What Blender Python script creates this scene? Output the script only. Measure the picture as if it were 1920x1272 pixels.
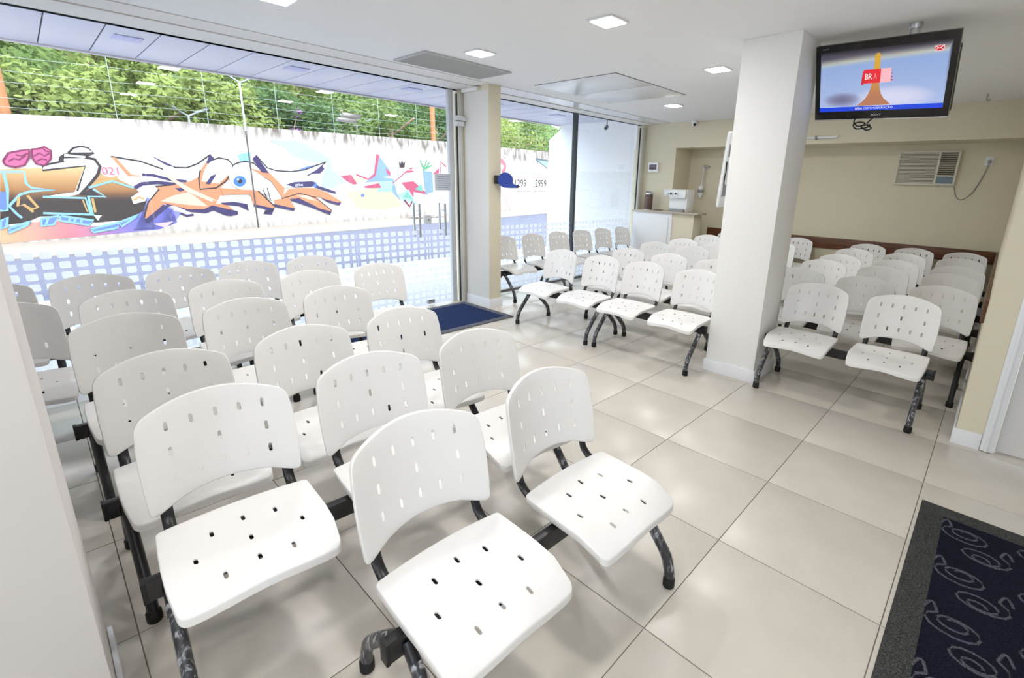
import bpy, bmesh, math, random
from mathutils import Vector, Matrix
from mathutils.geometry import delaunay_2d_cdt

for o in list(bpy.data.objects):
    bpy.data.objects.remove(o, do_unlink=True)
scn = bpy.context.scene
COL = scn.collection
R = math.radians

# ------------------------------------------------------------------ camera
F_PX, PX, PY, IW, IH = 896.85, 1036.7, 586.55, 1920.0, 1272.0
YAW, PITCH, ROLL = 0.7408, 0.2645, 0.0291
CAM = Vector((1.2354, -1.8119, 1.4869))
fwd = Vector((-math.sin(YAW) * math.cos(PITCH), math.cos(YAW) * math.cos(PITCH), -math.sin(PITCH)))
rgt = Vector((math.cos(YAW), math.sin(YAW), 0))
upv = rgt.cross(fwd)
r2 = math.cos(ROLL) * rgt + math.sin(ROLL) * upv
u2 = -math.sin(ROLL) * rgt + math.cos(ROLL) * upv
cd = bpy.data.cameras.new('camera')
cam = bpy.data.objects.new('camera', cd)
COL.objects.link(cam)
m = Matrix.Identity(4)
for i in range(3):
    m[i][0], m[i][1], m[i][2], m[i][3] = r2[i], u2[i], -fwd[i], CAM[i]
cam.matrix_world = m
cd.sensor_fit = 'HORIZONTAL'
cd.sensor_width = 36.0
cd.lens = F_PX / IW * 36.0
cd.shift_x = -(PX - IW / 2) / IW
cd.shift_y = (PY - IH / 2) / IW
cd.clip_start = 0.05
cd.clip_end = 300
scn.camera = cam

# ------------------------------------------------------------------ world, sun, exposure
wld = bpy.data.worlds.new('sky')
scn.world = wld
wld.use_nodes = True
nt = wld.node_tree
bg = nt.nodes['Background']
bg.inputs['Color'].default_value = (0.77, 0.875, 1.0, 1)
bg.inputs['Strength'].default_value = 3.2
sd = bpy.data.lights.new('sun', 'SUN')
sd.energy = 1.5
sd.angle = R(2)
sd.color = (1.0, 0.95, 0.86)
sun = bpy.data.objects.new('sun', sd)
COL.objects.link(sun)
sun.rotation_euler = Vector((-0.62, 0.30, -0.80)).to_track_quat('-Z', 'Y').to_euler()
LAMP_W = 4.8
scn.view_settings.view_transform = 'Standard'
scn.view_settings.look = 'None'
scn.view_settings.gamma = 1.0
scn.view_settings.use_curve_mapping = False
scn.view_settings.exposure = 0.88

# ------------------------------------------------------------------ materials
def srgb(r, g, b):
    f = lambda c: (c / 255 / 12.92) if c / 255 <= 0.04045 else ((c / 255 + 0.055) / 1.055) ** 2.4
    return (f(r), f(g), f(b), 1.0)

MATS = {}
def mat(name, col=(200, 200, 200), rough=0.5, metal=0.0, spec=0.5, var=0.0, vscale=8.0, bump=0.0, bscale=60.0, emit=None, estr=1.0, coords='Object'):
    if name in MATS:
        return MATS[name]
    m = bpy.data.materials.new(name)
    m.use_nodes = True
    n = m.node_tree.nodes
    l = m.node_tree.links
    b = n['Principled BSDF']
    c = srgb(*col)
    b.inputs['Base Color'].default_value = c
    b.inputs['Roughness'].default_value = rough
    b.inputs['Metallic'].default_value = metal
    b.inputs['Specular IOR Level'].default_value = spec
    tc = n.new('ShaderNodeTexCoord')
    if var > 0:
        tx = n.new('ShaderNodeTexNoise')
        tx.inputs['Scale'].default_value = vscale
        tx.inputs['Detail'].default_value = 4
        l.new(tc.outputs[coords], tx.inputs['Vector'])
        mx = n.new('ShaderNodeMix')
        mx.data_type = 'RGBA'
        mx.inputs[6].default_value = tuple(x * (1 - var) for x in c[:3]) + (1,)
        mx.inputs[7].default_value = tuple(min(1, x * (1 + var)) for x in c[:3]) + (1,)
        l.new(tx.outputs['Fac'], mx.inputs[0])
        l.new(mx.outputs[2], b.inputs['Base Color'])
    if bump > 0:
        t2 = n.new('ShaderNodeTexNoise')
        t2.inputs['Scale'].default_value = bscale
        t2.inputs['Detail'].default_value = 3
        l.new(tc.outputs[coords], t2.inputs['Vector'])
        bp = n.new('ShaderNodeBump')
        bp.inputs['Strength'].default_value = bump
        bp.inputs['Distance'].default_value = 0.01
        l.new(t2.outputs['Fac'], bp.inputs['Height'])
        l.new(bp.outputs['Normal'], b.inputs['Normal'])
    if emit:
        b.inputs['Emission Color'].default_value = srgb(*emit)
        b.inputs['Emission Strength'].default_value = estr
    MATS[name] = m
    return m

def glass_mat(name, tint=(0.96, 0.98, 0.98), ior=1.45):
    m = bpy.data.materials.new(name)
    m.use_nodes = True
    n = m.node_tree.nodes
    l = m.node_tree.links
    n.remove(n['Principled BSDF'])
    t = n.new('ShaderNodeBsdfTransparent')
    t.inputs['Color'].default_value = tint + (1,)
    g = n.new('ShaderNodeBsdfGlossy')
    g.inputs['Roughness'].default_value = 0.0
    fr = n.new('ShaderNodeFresnel')
    # both faces of the thin pane reflect like the air side
    ge = n.new('ShaderNodeNewGeometry')
    mr = n.new('ShaderNodeMapRange')
    mr.inputs['To Min'].default_value = ior
    mr.inputs['To Max'].default_value = 1 / ior
    l.new(ge.outputs['Backfacing'], mr.inputs['Value'])
    l.new(mr.outputs['Result'], fr.inputs['IOR'])
    mx = n.new('ShaderNodeMixShader')
    l.new(fr.outputs['Fac'], mx.inputs['Fac'])
    l.new(t.outputs['BSDF'], mx.inputs[1])
    l.new(g.outputs['BSDF'], mx.inputs[2])
    l.new(mx.outputs['Shader'], n['Material Output'].inputs['Surface'])
    MATS[name] = m
    return m

def film_mat():
    # adhesive film printed with rows of small frosted rounded squares, clear between them
    m = bpy.data.materials.new('frosted_film')
    m.use_nodes = True
    n = m.node_tree.nodes
    l = m.node_tree.links
    n.remove(n['Principled BSDF'])
    tc = n.new('ShaderNodeTexCoord')
    sp = n.new('ShaderNodeSeparateXYZ')
    l.new(tc.outputs['Object'], sp.inputs[0])
    def math_(op, a, b=None):
        k = n.new('ShaderNodeMath')
        k.operation = op
        for i, v in enumerate((a, b)):
            if v is None:
                continue
            if isinstance(v, (int, float)):
                k.inputs[i].default_value = v
            else:
                l.new(v, k.inputs[i])
        return k.outputs[0]
    def cell(v, pitch):
        f = math_('FRACT', math_('DIVIDE', math_('ADD', v, 20.0), pitch))
        return math_('ABSOLUTE', math_('SUBTRACT', f, 0.5))
    a = math_('POWER', math_('DIVIDE', cell(sp.outputs['Y'], 0.09), 0.34), 5.0)
    b = math_('POWER', math_('DIVIDE', cell(sp.outputs['Z'], 0.075), 0.34), 5.0)
    inside = math_('LESS_THAN', math_('ADD', a, b), 1.0)
    fac = math_('MULTIPLY', inside, 0.72)
    t = n.new('ShaderNodeBsdfTransparent')
    d = n.new('ShaderNodeBsdfDiffuse')
    d.inputs['Color'].default_value = (0.9, 0.9, 0.92, 1)
    tl = n.new('ShaderNodeBsdfTranslucent')
    tl.inputs['Color'].default_value = (0.92, 0.92, 0.95, 1)
    ad = n.new('ShaderNodeMixShader')
    ad.inputs['Fac'].default_value = 0.65
    l.new(d.outputs['BSDF'], ad.inputs[1])
    l.new(tl.outputs['BSDF'], ad.inputs[2])
    mx = n.new('ShaderNodeMixShader')
    l.new(fac, mx.inputs['Fac'])
    l.new(t.outputs['BSDF'], mx.inputs[1])
    l.new(ad.outputs['Shader'], mx.inputs[2])
    l.new(mx.outputs['Shader'], n['Material Output'].inputs['Surface'])
    return m

def wrap_mat():
    # crumpled clear stretch film wound round the steel legs
    m = bpy.data.materials.new('clear_wrap')
    m.use_nodes = True
    n = m.node_tree.nodes
    l = m.node_tree.links
    n.remove(n['Principled BSDF'])
    tc = n.new('ShaderNodeTexCoord')
    mp = n.new('ShaderNodeMapping')
    mp.inputs['Rotation'].default_value = (0.6, 0.9, 0.3)
    mp.inputs['Scale'].default_value = (45, 45, 16)
    l.new(tc.outputs['Object'], mp.inputs['Vector'])
    tx = n.new('ShaderNodeTexNoise')
    tx.inputs['Scale'].default_value = 1.0
    tx.inputs['Detail'].default_value = 5
    tx.inputs['Distortion'].default_value = 1.5
    l.new(mp.outputs['Vector'], tx.inputs['Vector'])
    rp = n.new('ShaderNodeValToRGB')
    rp.color_ramp.elements[0].position = 0.53
    rp.color_ramp.elements[0].color = (0.05, 0.05, 0.05, 1)
    rp.color_ramp.elements[1].position = 0.66
    rp.color_ramp.elements[1].color = (0.65, 0.65, 0.65, 1)
    l.new(tx.outputs['Fac'], rp.inputs['Fac'])
    t = n.new('ShaderNodeBsdfTransparent')
    p = n.new('ShaderNodeBsdfPrincipled')
    p.inputs['Base Color'].default_value = (0.62, 0.63, 0.68, 1)
    p.inputs['Roughness'].default_value = 0.25
    mx = n.new('ShaderNodeMixShader')
    l.new(rp.outputs['Color'], mx.inputs['Fac'])
    l.new(t.outputs['BSDF'], mx.inputs[1])
    l.new(p.outputs['BSDF'], mx.inputs[2])
    l.new(mx.outputs['Shader'], n['Material Output'].inputs['Surface'])
    return m

def attr_mat(name, rough=0.8, emit=0.0):
    m = bpy.data.materials.new(name)
    m.use_nodes = True
    n = m.node_tree.nodes
    l = m.node_tree.links
    b = n['Principled BSDF']
    b.inputs['Roughness'].default_value = rough
    a = n.new('ShaderNodeAttribute')
    a.attribute_name = 'paint'
    if emit > 0:
        b.inputs['Base Color'].default_value = (0.01, 0.01, 0.01, 1)
        l.new(a.outputs['Color'], b.inputs['Emission Color'])
        b.inputs['Emission Strength'].default_value = emit
    else:
        l.new(a.outputs['Color'], b.inputs['Base Color'])
    return m

def leaf_mat(name, c1, c2):
    m = bpy.data.materials.new(name)
    m.use_nodes = True
    n = m.node_tree.nodes
    l = m.node_tree.links
    n.remove(n['Principled BSDF'])
    tc = n.new('ShaderNodeTexCoord')
    tx = n.new('ShaderNodeTexNoise')
    tx.inputs['Scale'].default_value = 3.0
    tx.inputs['Detail'].default_value = 3
    l.new(tc.outputs['Object'], tx.inputs['Vector'])
    mx = n.new('ShaderNodeMix')
    mx.data_type = 'RGBA'
    mx.inputs[6].default_value = srgb(*c1)
    mx.inputs[7].default_value = srgb(*c2)
    l.new(tx.outputs['Fac'], mx.inputs[0])
    d = n.new('ShaderNodeBsdfDiffuse')
    t = n.new('ShaderNodeBsdfTranslucent')
    l.new(mx.outputs[2], d.inputs['Color'])
    l.new(mx.outputs[2], t.inputs['Color'])
    s = n.new('ShaderNodeMixShader')
    s.inputs['Fac'].default_value = 0.35
    l.new(d.outputs['BSDF'], s.inputs[1])
    l.new(t.outputs['BSDF'], s.inputs[2])
    l.new(s.outputs['Shader'], n['Material Output'].inputs['Surface'])
    return m

def carpet_mat(name, c1, c2):
    m = bpy.data.materials.new(name)
    m.use_nodes = True
    n = m.node_tree.nodes
    l = m.node_tree.links
    b = n['Principled BSDF']
    b.inputs['Roughness'].default_value = 0.95
    b.inputs['Specular IOR Level'].default_value = 0.1
    tc = n.new('ShaderNodeTexCoord')
    tx = n.new('ShaderNodeTexNoise')
    tx.inputs['Scale'].default_value = 260
    tx.inputs['Detail'].default_value = 2
    l.new(tc.outputs['Object'], tx.inputs['Vector'])
    rp = n.new('ShaderNodeValToRGB')
    rp.color_ramp.elements[0].position = 0.38
    rp.color_ramp.elements[0].color = srgb(*c1)
    rp.color_ramp.elements[1].position = 0.62
    rp.color_ramp.elements[1].color = srgb(*c2)
    l.new(tx.outputs['Fac'], rp.inputs['Fac'])
    l.new(rp.outputs['Color'], b.inputs['Base Color'])
    bp = n.new('ShaderNodeBump')
    bp.inputs['Strength'].default_value = 0.6
    bp.inputs['Distance'].default_value = 0.003
    l.new(tx.outputs['Fac'], bp.inputs['Height'])
    l.new(bp.outputs['Normal'], b.inputs['Normal'])
    MATS[name] = m
    return m

def wood_mat():
    m = bpy.data.materials.new('brown_wood')
    m.use_nodes = True
    n = m.node_tree.nodes
    l = m.node_tree.links
    b = n['Principled BSDF']
    b.inputs['Roughness'].default_value = 0.4
    tc = n.new('ShaderNodeTexCoord')
    mp = n.new('ShaderNodeMapping')
    mp.inputs['Scale'].default_value = (1.5, 1.5, 30)
    l.new(tc.outputs['Object'], mp.inputs['Vector'])
    tx = n.new('ShaderNodeTexNoise')
    tx.inputs['Scale'].default_value = 2.5
    tx.inputs['Detail'].default_value = 6
    l.new(mp.outputs['Vector'], tx.inputs['Vector'])
    rp = n.new('ShaderNodeValToRGB')
    rp.color_ramp.elements[0].position = 0.3
    rp.color_ramp.elements[0].color = srgb(80, 48, 30)
    rp.color_ramp.elements[1].position = 0.75
    rp.color_ramp.elements[1].color = srgb(128, 82, 54)
    l.new(tx.outputs['Fac'], rp.inputs['Fac'])
    l.new(rp.outputs['Color'], b.inputs['Base Color'])
    return m

def tile_mat():
    m = bpy.data.materials.new('porcelain_tile')
    m.use_nodes = True
    n = m.node_tree.nodes
    l = m.node_tree.links
    b = n['Principled BSDF']
    b.inputs['Roughness'].default_value = 0.28
    b.inputs['Specular IOR Level'].default_value = 0.5
    tc = n.new('ShaderNodeTexCoord')
    tx = n.new('ShaderNodeTexNoise')
    tx.inputs['Scale'].default_value = 5
    tx.inputs['Detail'].default_value = 6
    l.new(tc.outputs['Object'], tx.inputs['Vector'])
    oi = n.new('ShaderNodeObjectInfo')
    ad = n.new('ShaderNodeMath')
    ad.operation = 'MULTIPLY_ADD'
    ad.inputs[1].default_value = 0.25
    l.new(oi.outputs['Random'], ad.inputs[0])
    l.new(tx.outputs['Fac'], ad.inputs[2])
    rp = n.new('ShaderNodeValToRGB')
    rp.color_ramp.elements[0].position = 0.25
    rp.color_ramp.elements[0].color = srgb(203, 195, 183)
    rp.color_ramp.elements[1].position = 0.95
    rp.color_ramp.elements[1].color = srgb(215, 208, 197)
    l.new(ad.outputs[0], rp.inputs['Fac'])
    l.new(rp.outputs['Color'], b.inputs['Base Color'])
    return m

CREAM = mat('cream_wall_paint', (224, 216, 192), 0.7, var=0.03, vscale=3, bump=0.05, bscale=120)
WHITE_WALL = mat('white_wall_paint', (242, 241, 239), 0.6, var=0.015, vscale=3, bump=0.04, bscale=120)
CEIL = mat('ceiling_paint', (246, 246, 246), 0.75, var=0.01, vscale=2)
CEIL2 = mat('soffit_paint', (238, 235, 231), 0.75, var=0.01, vscale=2)
GLOSSPAN = mat('gloss_panel', (226, 227, 229), 0.25)
BASEB = mat('baseboard_white', (238, 239, 243), 0.35)
GROUT = mat('grout', (138, 132, 122), 0.9)
TILE = tile_mat()
PLASTIC = mat('white_plastic', (236, 234, 232), 0.32, spec=0.45, var=0.008, vscale=5)
STEEL_BLK = mat('black_steel', (24, 24, 28), 0.35)
RUBBER = mat('black_rubber', (16, 16, 17), 0.7)
WRAP = wrap_mat()
ALU = mat('white_aluminium', (214, 217, 222), 0.35, metal=0.0)
ALU_CREAM = mat('cream_aluminium', (205, 203, 188), 0.4)
DARKMETAL = mat('dark_grey_metal', (66, 72, 78), 0.45)
CHROME = mat('chrome', (205, 205, 208), 0.18, metal=1.0)
BRUSHED = mat('brushed_steel', (190, 192, 196), 0.35, metal=1.0)
GLASS = glass_mat('clear_glass')
FILM = film_mat()
WOOD = wood_mat()
PAINT = attr_mat('mural_paint')
BLACK_GLOSS = mat('black_gloss', (12, 12, 14), 0.12)
BLACK_MATTE = mat('black_matte', (20, 20, 22), 0.55)
APPL = mat('appliance_white', (238, 239, 240), 0.35)
GREYP = mat('grey_plastic', (150, 150, 150), 0.5)

# ------------------------------------------------------------------ mesh helpers
def obj(name, me, parent=None, loc=(0, 0, 0), rot=(0, 0, 0)):
    o = bpy.data.objects.new(name, me)
    COL.objects.link(o)
    o.location = loc
    o.rotation_euler = rot
    if parent:
        o.parent = parent
    return o

def finish(bm, name, material, angle=40):
    bm.normal_update()
    for f in bm.faces:
        f.smooth = True
    lim = R(angle)
    for e in bm.edges:
        e.smooth = len(e.link_faces) == 2 and e.calc_face_angle(0) < lim
    me = bpy.data.meshes.new(name)
    bm.to_mesh(me)
    bm.free()
    for mm in (material if isinstance(material, (list, tuple)) else [material]):
        me.materials.append(mm)
    return me

def add_box(bm, lo, hi, bev=0.0, rot=None, mi=0):
    lo, hi = Vector(lo), Vector(hi)
    c, s = (lo + hi) / 2, hi - lo
    r = bmesh.ops.create_cube(bm, size=1.0)
    vs = r['verts']
    bmesh.ops.scale(bm, vec=s, verts=vs)
    fs = set(f for v in vs for f in v.link_faces)
    for f in fs:
        f.material_index = mi
    if bev > 0:
        es = list(set(e for v in vs for e in v.link_edges))
        rr = bmesh.ops.bevel(bm, geom=es, offset=bev, segments=2, affect='EDGES', profile=0.6)
        vs = list(set(v for f in rr['faces'] for v in f.verts) | set(v for v in vs if v.is_valid))
        for f in rr['faces']:
            f.material_index = mi
    if rot is not None:
        bmesh.ops.rotate(bm, cent=(0, 0, 0), matrix=rot, verts=vs)
    bmesh.ops.translate(bm, vec=c, verts=vs)
    return vs

def box_mesh(name, lo, hi, material, bev=0.0):
    bm = bmesh.new()
    add_box(bm, lo, hi, bev)
    return finish(bm, name, material)

def add_tube(bm, path, ra, rb=None, seg=12, cap=True, side=Vector((0, 1, 0)), mi=0):
    # sweep an ellipse (ra along 'side', rb across) down a polyline
    rb = ra if rb is None else rb
    path = [Vector(p) for p in path]
    rings = []
    n = len(path)
    for i, p in enumerate(path):
        t = (path[min(i + 1, n - 1)] - path[max(i - 1, 0)]).normalized()
        s = side - t * side.dot(t)
        if s.length < 1e-4:
            s = Vector((1, 0, 0)) - t * t.x
        s.normalize()
        w = t.cross(s)
        rings.append([bm.verts.new(p + s * (ra * math.cos(2 * math.pi * k / seg)) + w * (rb * math.sin(2 * math.pi * k / seg))) for k in range(seg)])
    for a, b in zip(rings[:-1], rings[1:]):
        for k in range(seg):
            f = bm.faces.new((a[k], a[(k + 1) % seg], b[(k + 1) % seg], b[k]))
            f.material_index = mi
    if cap:
        bm.faces.new(list(reversed(rings[0]))).material_index = mi
        bm.faces.new(rings[-1]).material_index = mi

def tube_mesh(name, path, ra, material, rb=None, seg=12, side=Vector((0, 1, 0))):
    bm = bmesh.new()
    add_tube(bm, path, ra, rb, seg, True, side)
    return finish(bm, name, material)

def add_lathe(bm, prof, seg=20, mi=0, center=(0, 0, 0)):
    c = Vector(center)
    rings = [[bm.verts.new(c + Vector((r * math.cos(2 * math.pi * k / seg), r * math.sin(2 * math.pi * k / seg), z))) for k in range(seg)] for r, z in prof]
    for a, b in zip(rings[:-1], rings[1:]):
        for k in range(seg):
            bm.faces.new((a[k], a[(k + 1) % seg], b[(k + 1) % seg], b[k])).material_index = mi
    bm.faces.new(list(reversed(rings[0]))).material_index = mi
    bm.faces.new(rings[-1]).material_index = mi

def lathe_mesh(name, prof, material, seg=20):
    bm = bmesh.new()
    add_lathe(bm, prof, seg)
    return finish(bm, name, material)

def prism_mesh(name, pts, y0, y1, material, bev=0.0):
    # polygon in local XZ, extruded from y0 to y1
    bm = bmesh.new()
    a = [bm.verts.new((x, y0, z)) for x, z in pts]
    b = [bm.verts.new((x, y1, z)) for x, z in pts]
    n = len(pts)
    bm.faces.new(a)
    bm.faces.new(list(reversed(b)))
    for k in range(n):
        bm.faces.new((a[k], b[k], b[(k + 1) % n], a[(k + 1) % n]))
    bmesh.ops.recalc_face_normals(bm, faces=bm.faces)
    if bev:
        bmesh.ops.bevel(bm, geom=[e for e in bm.edges], offset=bev, segments=2, affect='EDGES')
    return finish(bm, name, material)

def tag(o, label, cat, group=None):
    o['label'] = label
    o['category'] = cat
    if group:
        o['group'] = group
    return o

def thing(name, label, cat, loc=(0, 0, 0), rot=(0, 0, 0), group=None):
    return tag(obj(name, None, None, loc, rot), label, cat, group)

def struct(name, me, loc=(0, 0, 0), rot=(0, 0, 0), label=None):
    o = obj(name, me, None, loc, rot)
    o['kind'] = 'structure'
    if label:
        o['label'] = label
    return o

def sbox(name, lo, hi, material, label=None, bev=0.0):
    # structure boxes keep their world coordinates
    return struct(name, box_mesh(name, lo, hi, material, bev), label=label)

def text_mesh(s, size, depth=0.0, bold=0.0, align='CENTER'):
    cu = bpy.data.curves.new('lettering', 'FONT')
    cu.body = s
    cu.size = size
    cu.extrude = depth
    cu.offset = bold
    cu.align_x = align
    cu.align_y = 'CENTER'
    cu.resolution_u = 3
    t = bpy.data.objects.new('lettering', cu)
    COL.objects.link(t)
    me = bpy.data.meshes.new_from_object(t)
    bpy.data.objects.remove(t, do_unlink=True)
    me.materials.clear()
    return me

# ================================================================== SETTING
H = 2.51
XG = -3.72            # glass plane
Y0, Y1 = -3.6, 6.3    # room ends
XE = 3.0

# floor: grout bed and 60 cm porcelain tiles
floor = sbox('floor', (XG, Y0, -0.08), (XE, Y1, -0.003), GROUT)
tile_cache = {}
for i in range(-7, 5):
    for j in range(-6, 11):
        ax, bx = max(i * 0.6, XG), min((i + 1) * 0.6, XE)
        ay, by = max(j * 0.6, Y0), min((j + 1) * 0.6, Y1)
        w, h = round(bx - ax, 3), round(by - ay, 3)
        if w < 0.05 or h < 0.05:
            continue
        if ax >= 1.39 and ay >= 1.98:
            continue
        key = (w, h)
        if key not in tile_cache:
            tile_cache[key] = box_mesh('tile', (-w / 2 + 0.0018, -h / 2 + 0.0018, -0.0029), (w / 2 - 0.0018, h / 2 - 0.0018, 0.0), TILE, 0.0008)
        obj('tile', tile_cache[key], floor, ((ax + bx) / 2, (ay + by) / 2, 0))

ceil = sbox('ceiling', (XG - 0.1, Y0 - 0.1, H), (XE + 0.1, Y1 + 0.15, H + 0.12), CEIL)
# shallow painted strips along the shop front
sbox('trim_1', (-3.36, Y0, H - 0.006), (-3.11, 1.835, H - 0.0005), CEIL2)
sbox('trim_2', (XG - 0.03, Y0, H - 0.014), (-3.365, 1.83, H - 0.0005), CEIL2)
sbox('trim_3', (-3.44, 2.02, H - 0.006), (-3.13, 5.74, H - 0.0005), GLOSSPAN)
sbox('trim_4', (XG - 0.03, 2.02, H - 0.014), (-3.445, 5.74, H - 0.0005), CEIL2)
# maintenance hatch of two panels in the ceiling
for k, (a, b) in enumerate(((2.20, 2.875), (2.885, 3.56))):
    obj('hatch_panel', box_mesh('hatch_panel', (-2.80, a, H - 0.006), (-1.72, b, H - 0.0005), GLOSSPAN, 0.002), ceil)
obj('hatch_rim', box_mesh('hatch_rim', (-2.808, 2.192, H - 0.002), (-1.712, 3.568, H - 0.0002), DARKMETAL), ceil)

# back wall, beam and corner block
sbox('wall_back', (XG - 0.1, Y1, 0), (1.40, Y1 + 0.15, H), CREAM)
sbox('trim_5', (XG, 5.75, 2.11), (1.275, Y1, H - 0.0005), CREAM, label='cream beam crossing below the ceiling at the back wall')
sbox('wall_corner', (XG - 0.1, 5.75, 0), (-3.0, Y1, 2.11), CREAM)
sbox('wall_right', (1.275, 1.865, 0), (1.40, Y1, H), CREAM)
wd = sbox('wall_door', (1.4005, 1.865, 0), (1.41, 1.98, H), CREAM)
obj('wall_over_door', box_mesh('wall_over_door', (1.41, 1.865, 2.14), (XE, 1.98, H), CREAM), wd)
obj('wall_beside_door', box_mesh('wall_beside_door', (2.36, 1.865, 0), (XE, 1.98, 2.14), CREAM), wd)
wn = sbox('wall_near', (XG - 0.1, Y0 - 0.15, 0), (1.2, Y0, H), WHITE_WALL)
obj('wall_over_window', box_mesh('wall_over_window', (1.2, Y0 - 0.15, 2.25), (XE + 0.1, Y0, H), WHITE_WALL), wn)  # wall pieces around the added glazed door
obj('wall_beside_window', box_mesh('wall_beside_window', (2.1, Y0 - 0.15, 0), (XE + 0.1, Y0, 2.25), WHITE_WALL), wn)
sbox('wall_east', (XE, Y0, 0), (XE + 0.15, 2.0, H), WHITE_WALL)
wl = sbox('wall_left', (-0.585, Y0, 0), (-0.20, -1.868, H), mat('warm_grey_paint', (216, 211, 208), 0.6, var=0.02, vscale=3), bev=0.012)
sbox('wall_facade', (XG - 0.1, Y0, 0), (-3.66, -2.07, H), CREAM)
bb = struct('baseboard_left', box_mesh('baseboard_left', (-0.575, -1.8675, 0.0), (-0.21, -1.854, 0.10), BASEB, 0.004))

# door at the right edge
d1 = struct('door_1', box_mesh('door_1', (1.47, 1.90, 0.008), (2.30, 1.94, 2.08), mat('door_white', (228, 226, 224), 0.4), 0.002))
cs = struct('trim_6', box_mesh('trim_6', (1.402, 1.846, 0.006), (1.466, 1.9, 2.14), BASEB, 0.006), label='white moulded door casing')
obj('casing_bead', box_mesh('casing_bead', (1.42, 1.838, 0.006), (1.438, 1.848, 2.14), BASEB, 0.004), cs)
obj('casing_head', box_mesh('casing_head', (1.402, 1.846, 2.075), (2.37, 1.9, 2.14), BASEB, 0.006), cs)
obj('casing_post', box_mesh('casing_post', (2.305, 1.846, 0.006), (2.37, 1.9, 2.075), BASEB, 0.006), cs)
obj('door_handle', tube_mesh('door_handle', [(2.22, 1.89, 1.02), (2.22, 1.85, 1.02), (2.12, 1.85, 1.02)], 0.011, CHROME), d1)
sbox('baseboard_right', (1.262, 1.851, 0), (1.3995, 1.8645, 0.10), BASEB, bev=0.003)
sbox('baseboard_side', (1.262, 1.866, 0), (1.2745, Y1, 0.10), BASEB, bev=0.003)
sbox('baseboard_back', (-3.0, Y1 - 0.013, 0), (1.26, Y1 - 0.0005, 0.10), BASEB, bev=0.003)

# white square pillar
PA, PB, PC, PD = -0.372, 0.028, 1.872, 2.285
pl = sbox('pillar', (PA, PC, 0), (PB, PD, H), WHITE_WALL, bev=0.004, label='tall white square pillar in the middle of the room')
bm = bmesh.new()
for lo, hi in (((PA - .014, PC - .014, 0), (PB + .014, PC, .10)), ((PA - .014, PD, 0), (PB + .014, PD + .014, .10)), ((PA - .014, PC, 0), (PA, PD, .10)), ((PB, PC, 0), (PB + .014, PD, .10))):
    add_box(bm, lo, hi, 0.003)
obj('baseboard', finish(bm, 'baseboard', BASEB), pl)

# cream column between the two glazed bays
cl = sbox('column', (XG - 0.1, 1.836, 0), (-3.145, 2.012, H), CREAM, bev=0.003, label='cream column between the two glazed bays')
bm = bmesh.new()
for lo, hi in (((-3.585, 1.822, 0), (-3.131, 1.836, .105)), ((-3.145, 1.836, 0), (-3.131, 2.026, .105)), ((-3.66, 2.012, 0), (-3.145, 2.026, .105))):
    add_box(bm, lo, hi, 0.003)
obj('baseboard', finish(bm, 'baseboard', BASEB), cl)
obj('face_layer', box_mesh('face_layer', (-3.585, 1.8335, 0.105), (-3.15, 1.8358, 2.45), mat('pale_grey_face', (226, 222, 216), 0.6)), cl)  # thin paler, greyer layer over the front face of the column
obj('cornice', box_mesh('cornice', (-3.585, 1.80, 2.455), (-3.3, 1.836, 2.495), CEIL2, 0.004), cl)

# ---------------------------------------------------------------- glazing
def pane(parent, ya, yb, z0=0.02, z1=2.495, x=XG):
    return obj('glass_pane', box_mesh('glass_pane', (x - 0.005, ya + 0.003, z0), (x + 0.005, yb - 0.003, z1), GLASS), parent)

def film(parent, ya, yb, z0=0.05, z1=0.93):
    return obj('frosted_film', box_mesh('frosted_film', (XG + 0.0055, ya + 0.01, z0), (XG + 0.0065, yb - 0.01, z1), FILM), parent)

w1 = struct('window_1', box_mesh('window_1', (XG - 0.03, -2.07, 2.495), (XG + 0.03, 1.835, H - 0.015), DARKMETAL), label='frameless glass shop front with a pair of doors')
for a, b in ((-2.0, -1.13), (-1.13, 0.49), (0.49, 1.375), (1.375, 1.70)):
    g = pane(w1, a, b)
    film(g, a, b)
obj('bottom_rail', box_mesh('bottom_rail', (XG - 0.025, -2.0, 0.0), (XG + 0.025, 0.49, 0.02), BRUSHED), w1)
obj('side_frame', box_mesh('side_frame', (XG - 0.03, 1.70, 0), (XG + 0.02, 1.765, 2.495), ALU, 0.003), w1)
# door furniture of the glass doors
for yy in (1.237, 1.585):
    p = [(XG + 0.06, yy, 0.84), (XG + 0.06, yy, 1.22)]
    h = obj('pull_handle', tube_mesh('pull_handle', p, 0.014, BRUSHED), w1)
    for zz in (0.92, 1.14):
        obj('handle_stud', tube_mesh('handle_stud', [(XG + 0.0, yy, zz), (XG + 0.06, yy, zz)], 0.009, BRUSHED, side=Vector((0, 1, 0))), h)
    h2 = obj('pull_handle', tube_mesh('pull_handle', [(XG - 0.06, yy, 0.84), (XG - 0.06, yy, 1.22)], 0.014, BRUSHED), w1)
lk = obj('door_lock', box_mesh('door_lock', (XG - 0.02, 1.335, 0.985), (XG + 0.03, 1.415, 1.085), ALU, 0.006), w1)
obj('keyhole', tube_mesh('keyhole', [(XG + 0.028, 1.375, 1.03), (XG + 0.034, 1.375, 1.03)], 0.012, GREYP), lk)
obj('patch_fitting', box_mesh('patch_fitting', (XG - 0.02, 0.455, 2.055), (XG + 0.022, 0.64, 2.10), BRUSHED, 0.004), w1)
obj('patch_fitting', box_mesh('patch_fitting', (XG - 0.02, 0.40, 2.012), (XG + 0.022, 0.60, 2.050), BRUSHED, 0.004), w1)
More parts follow.
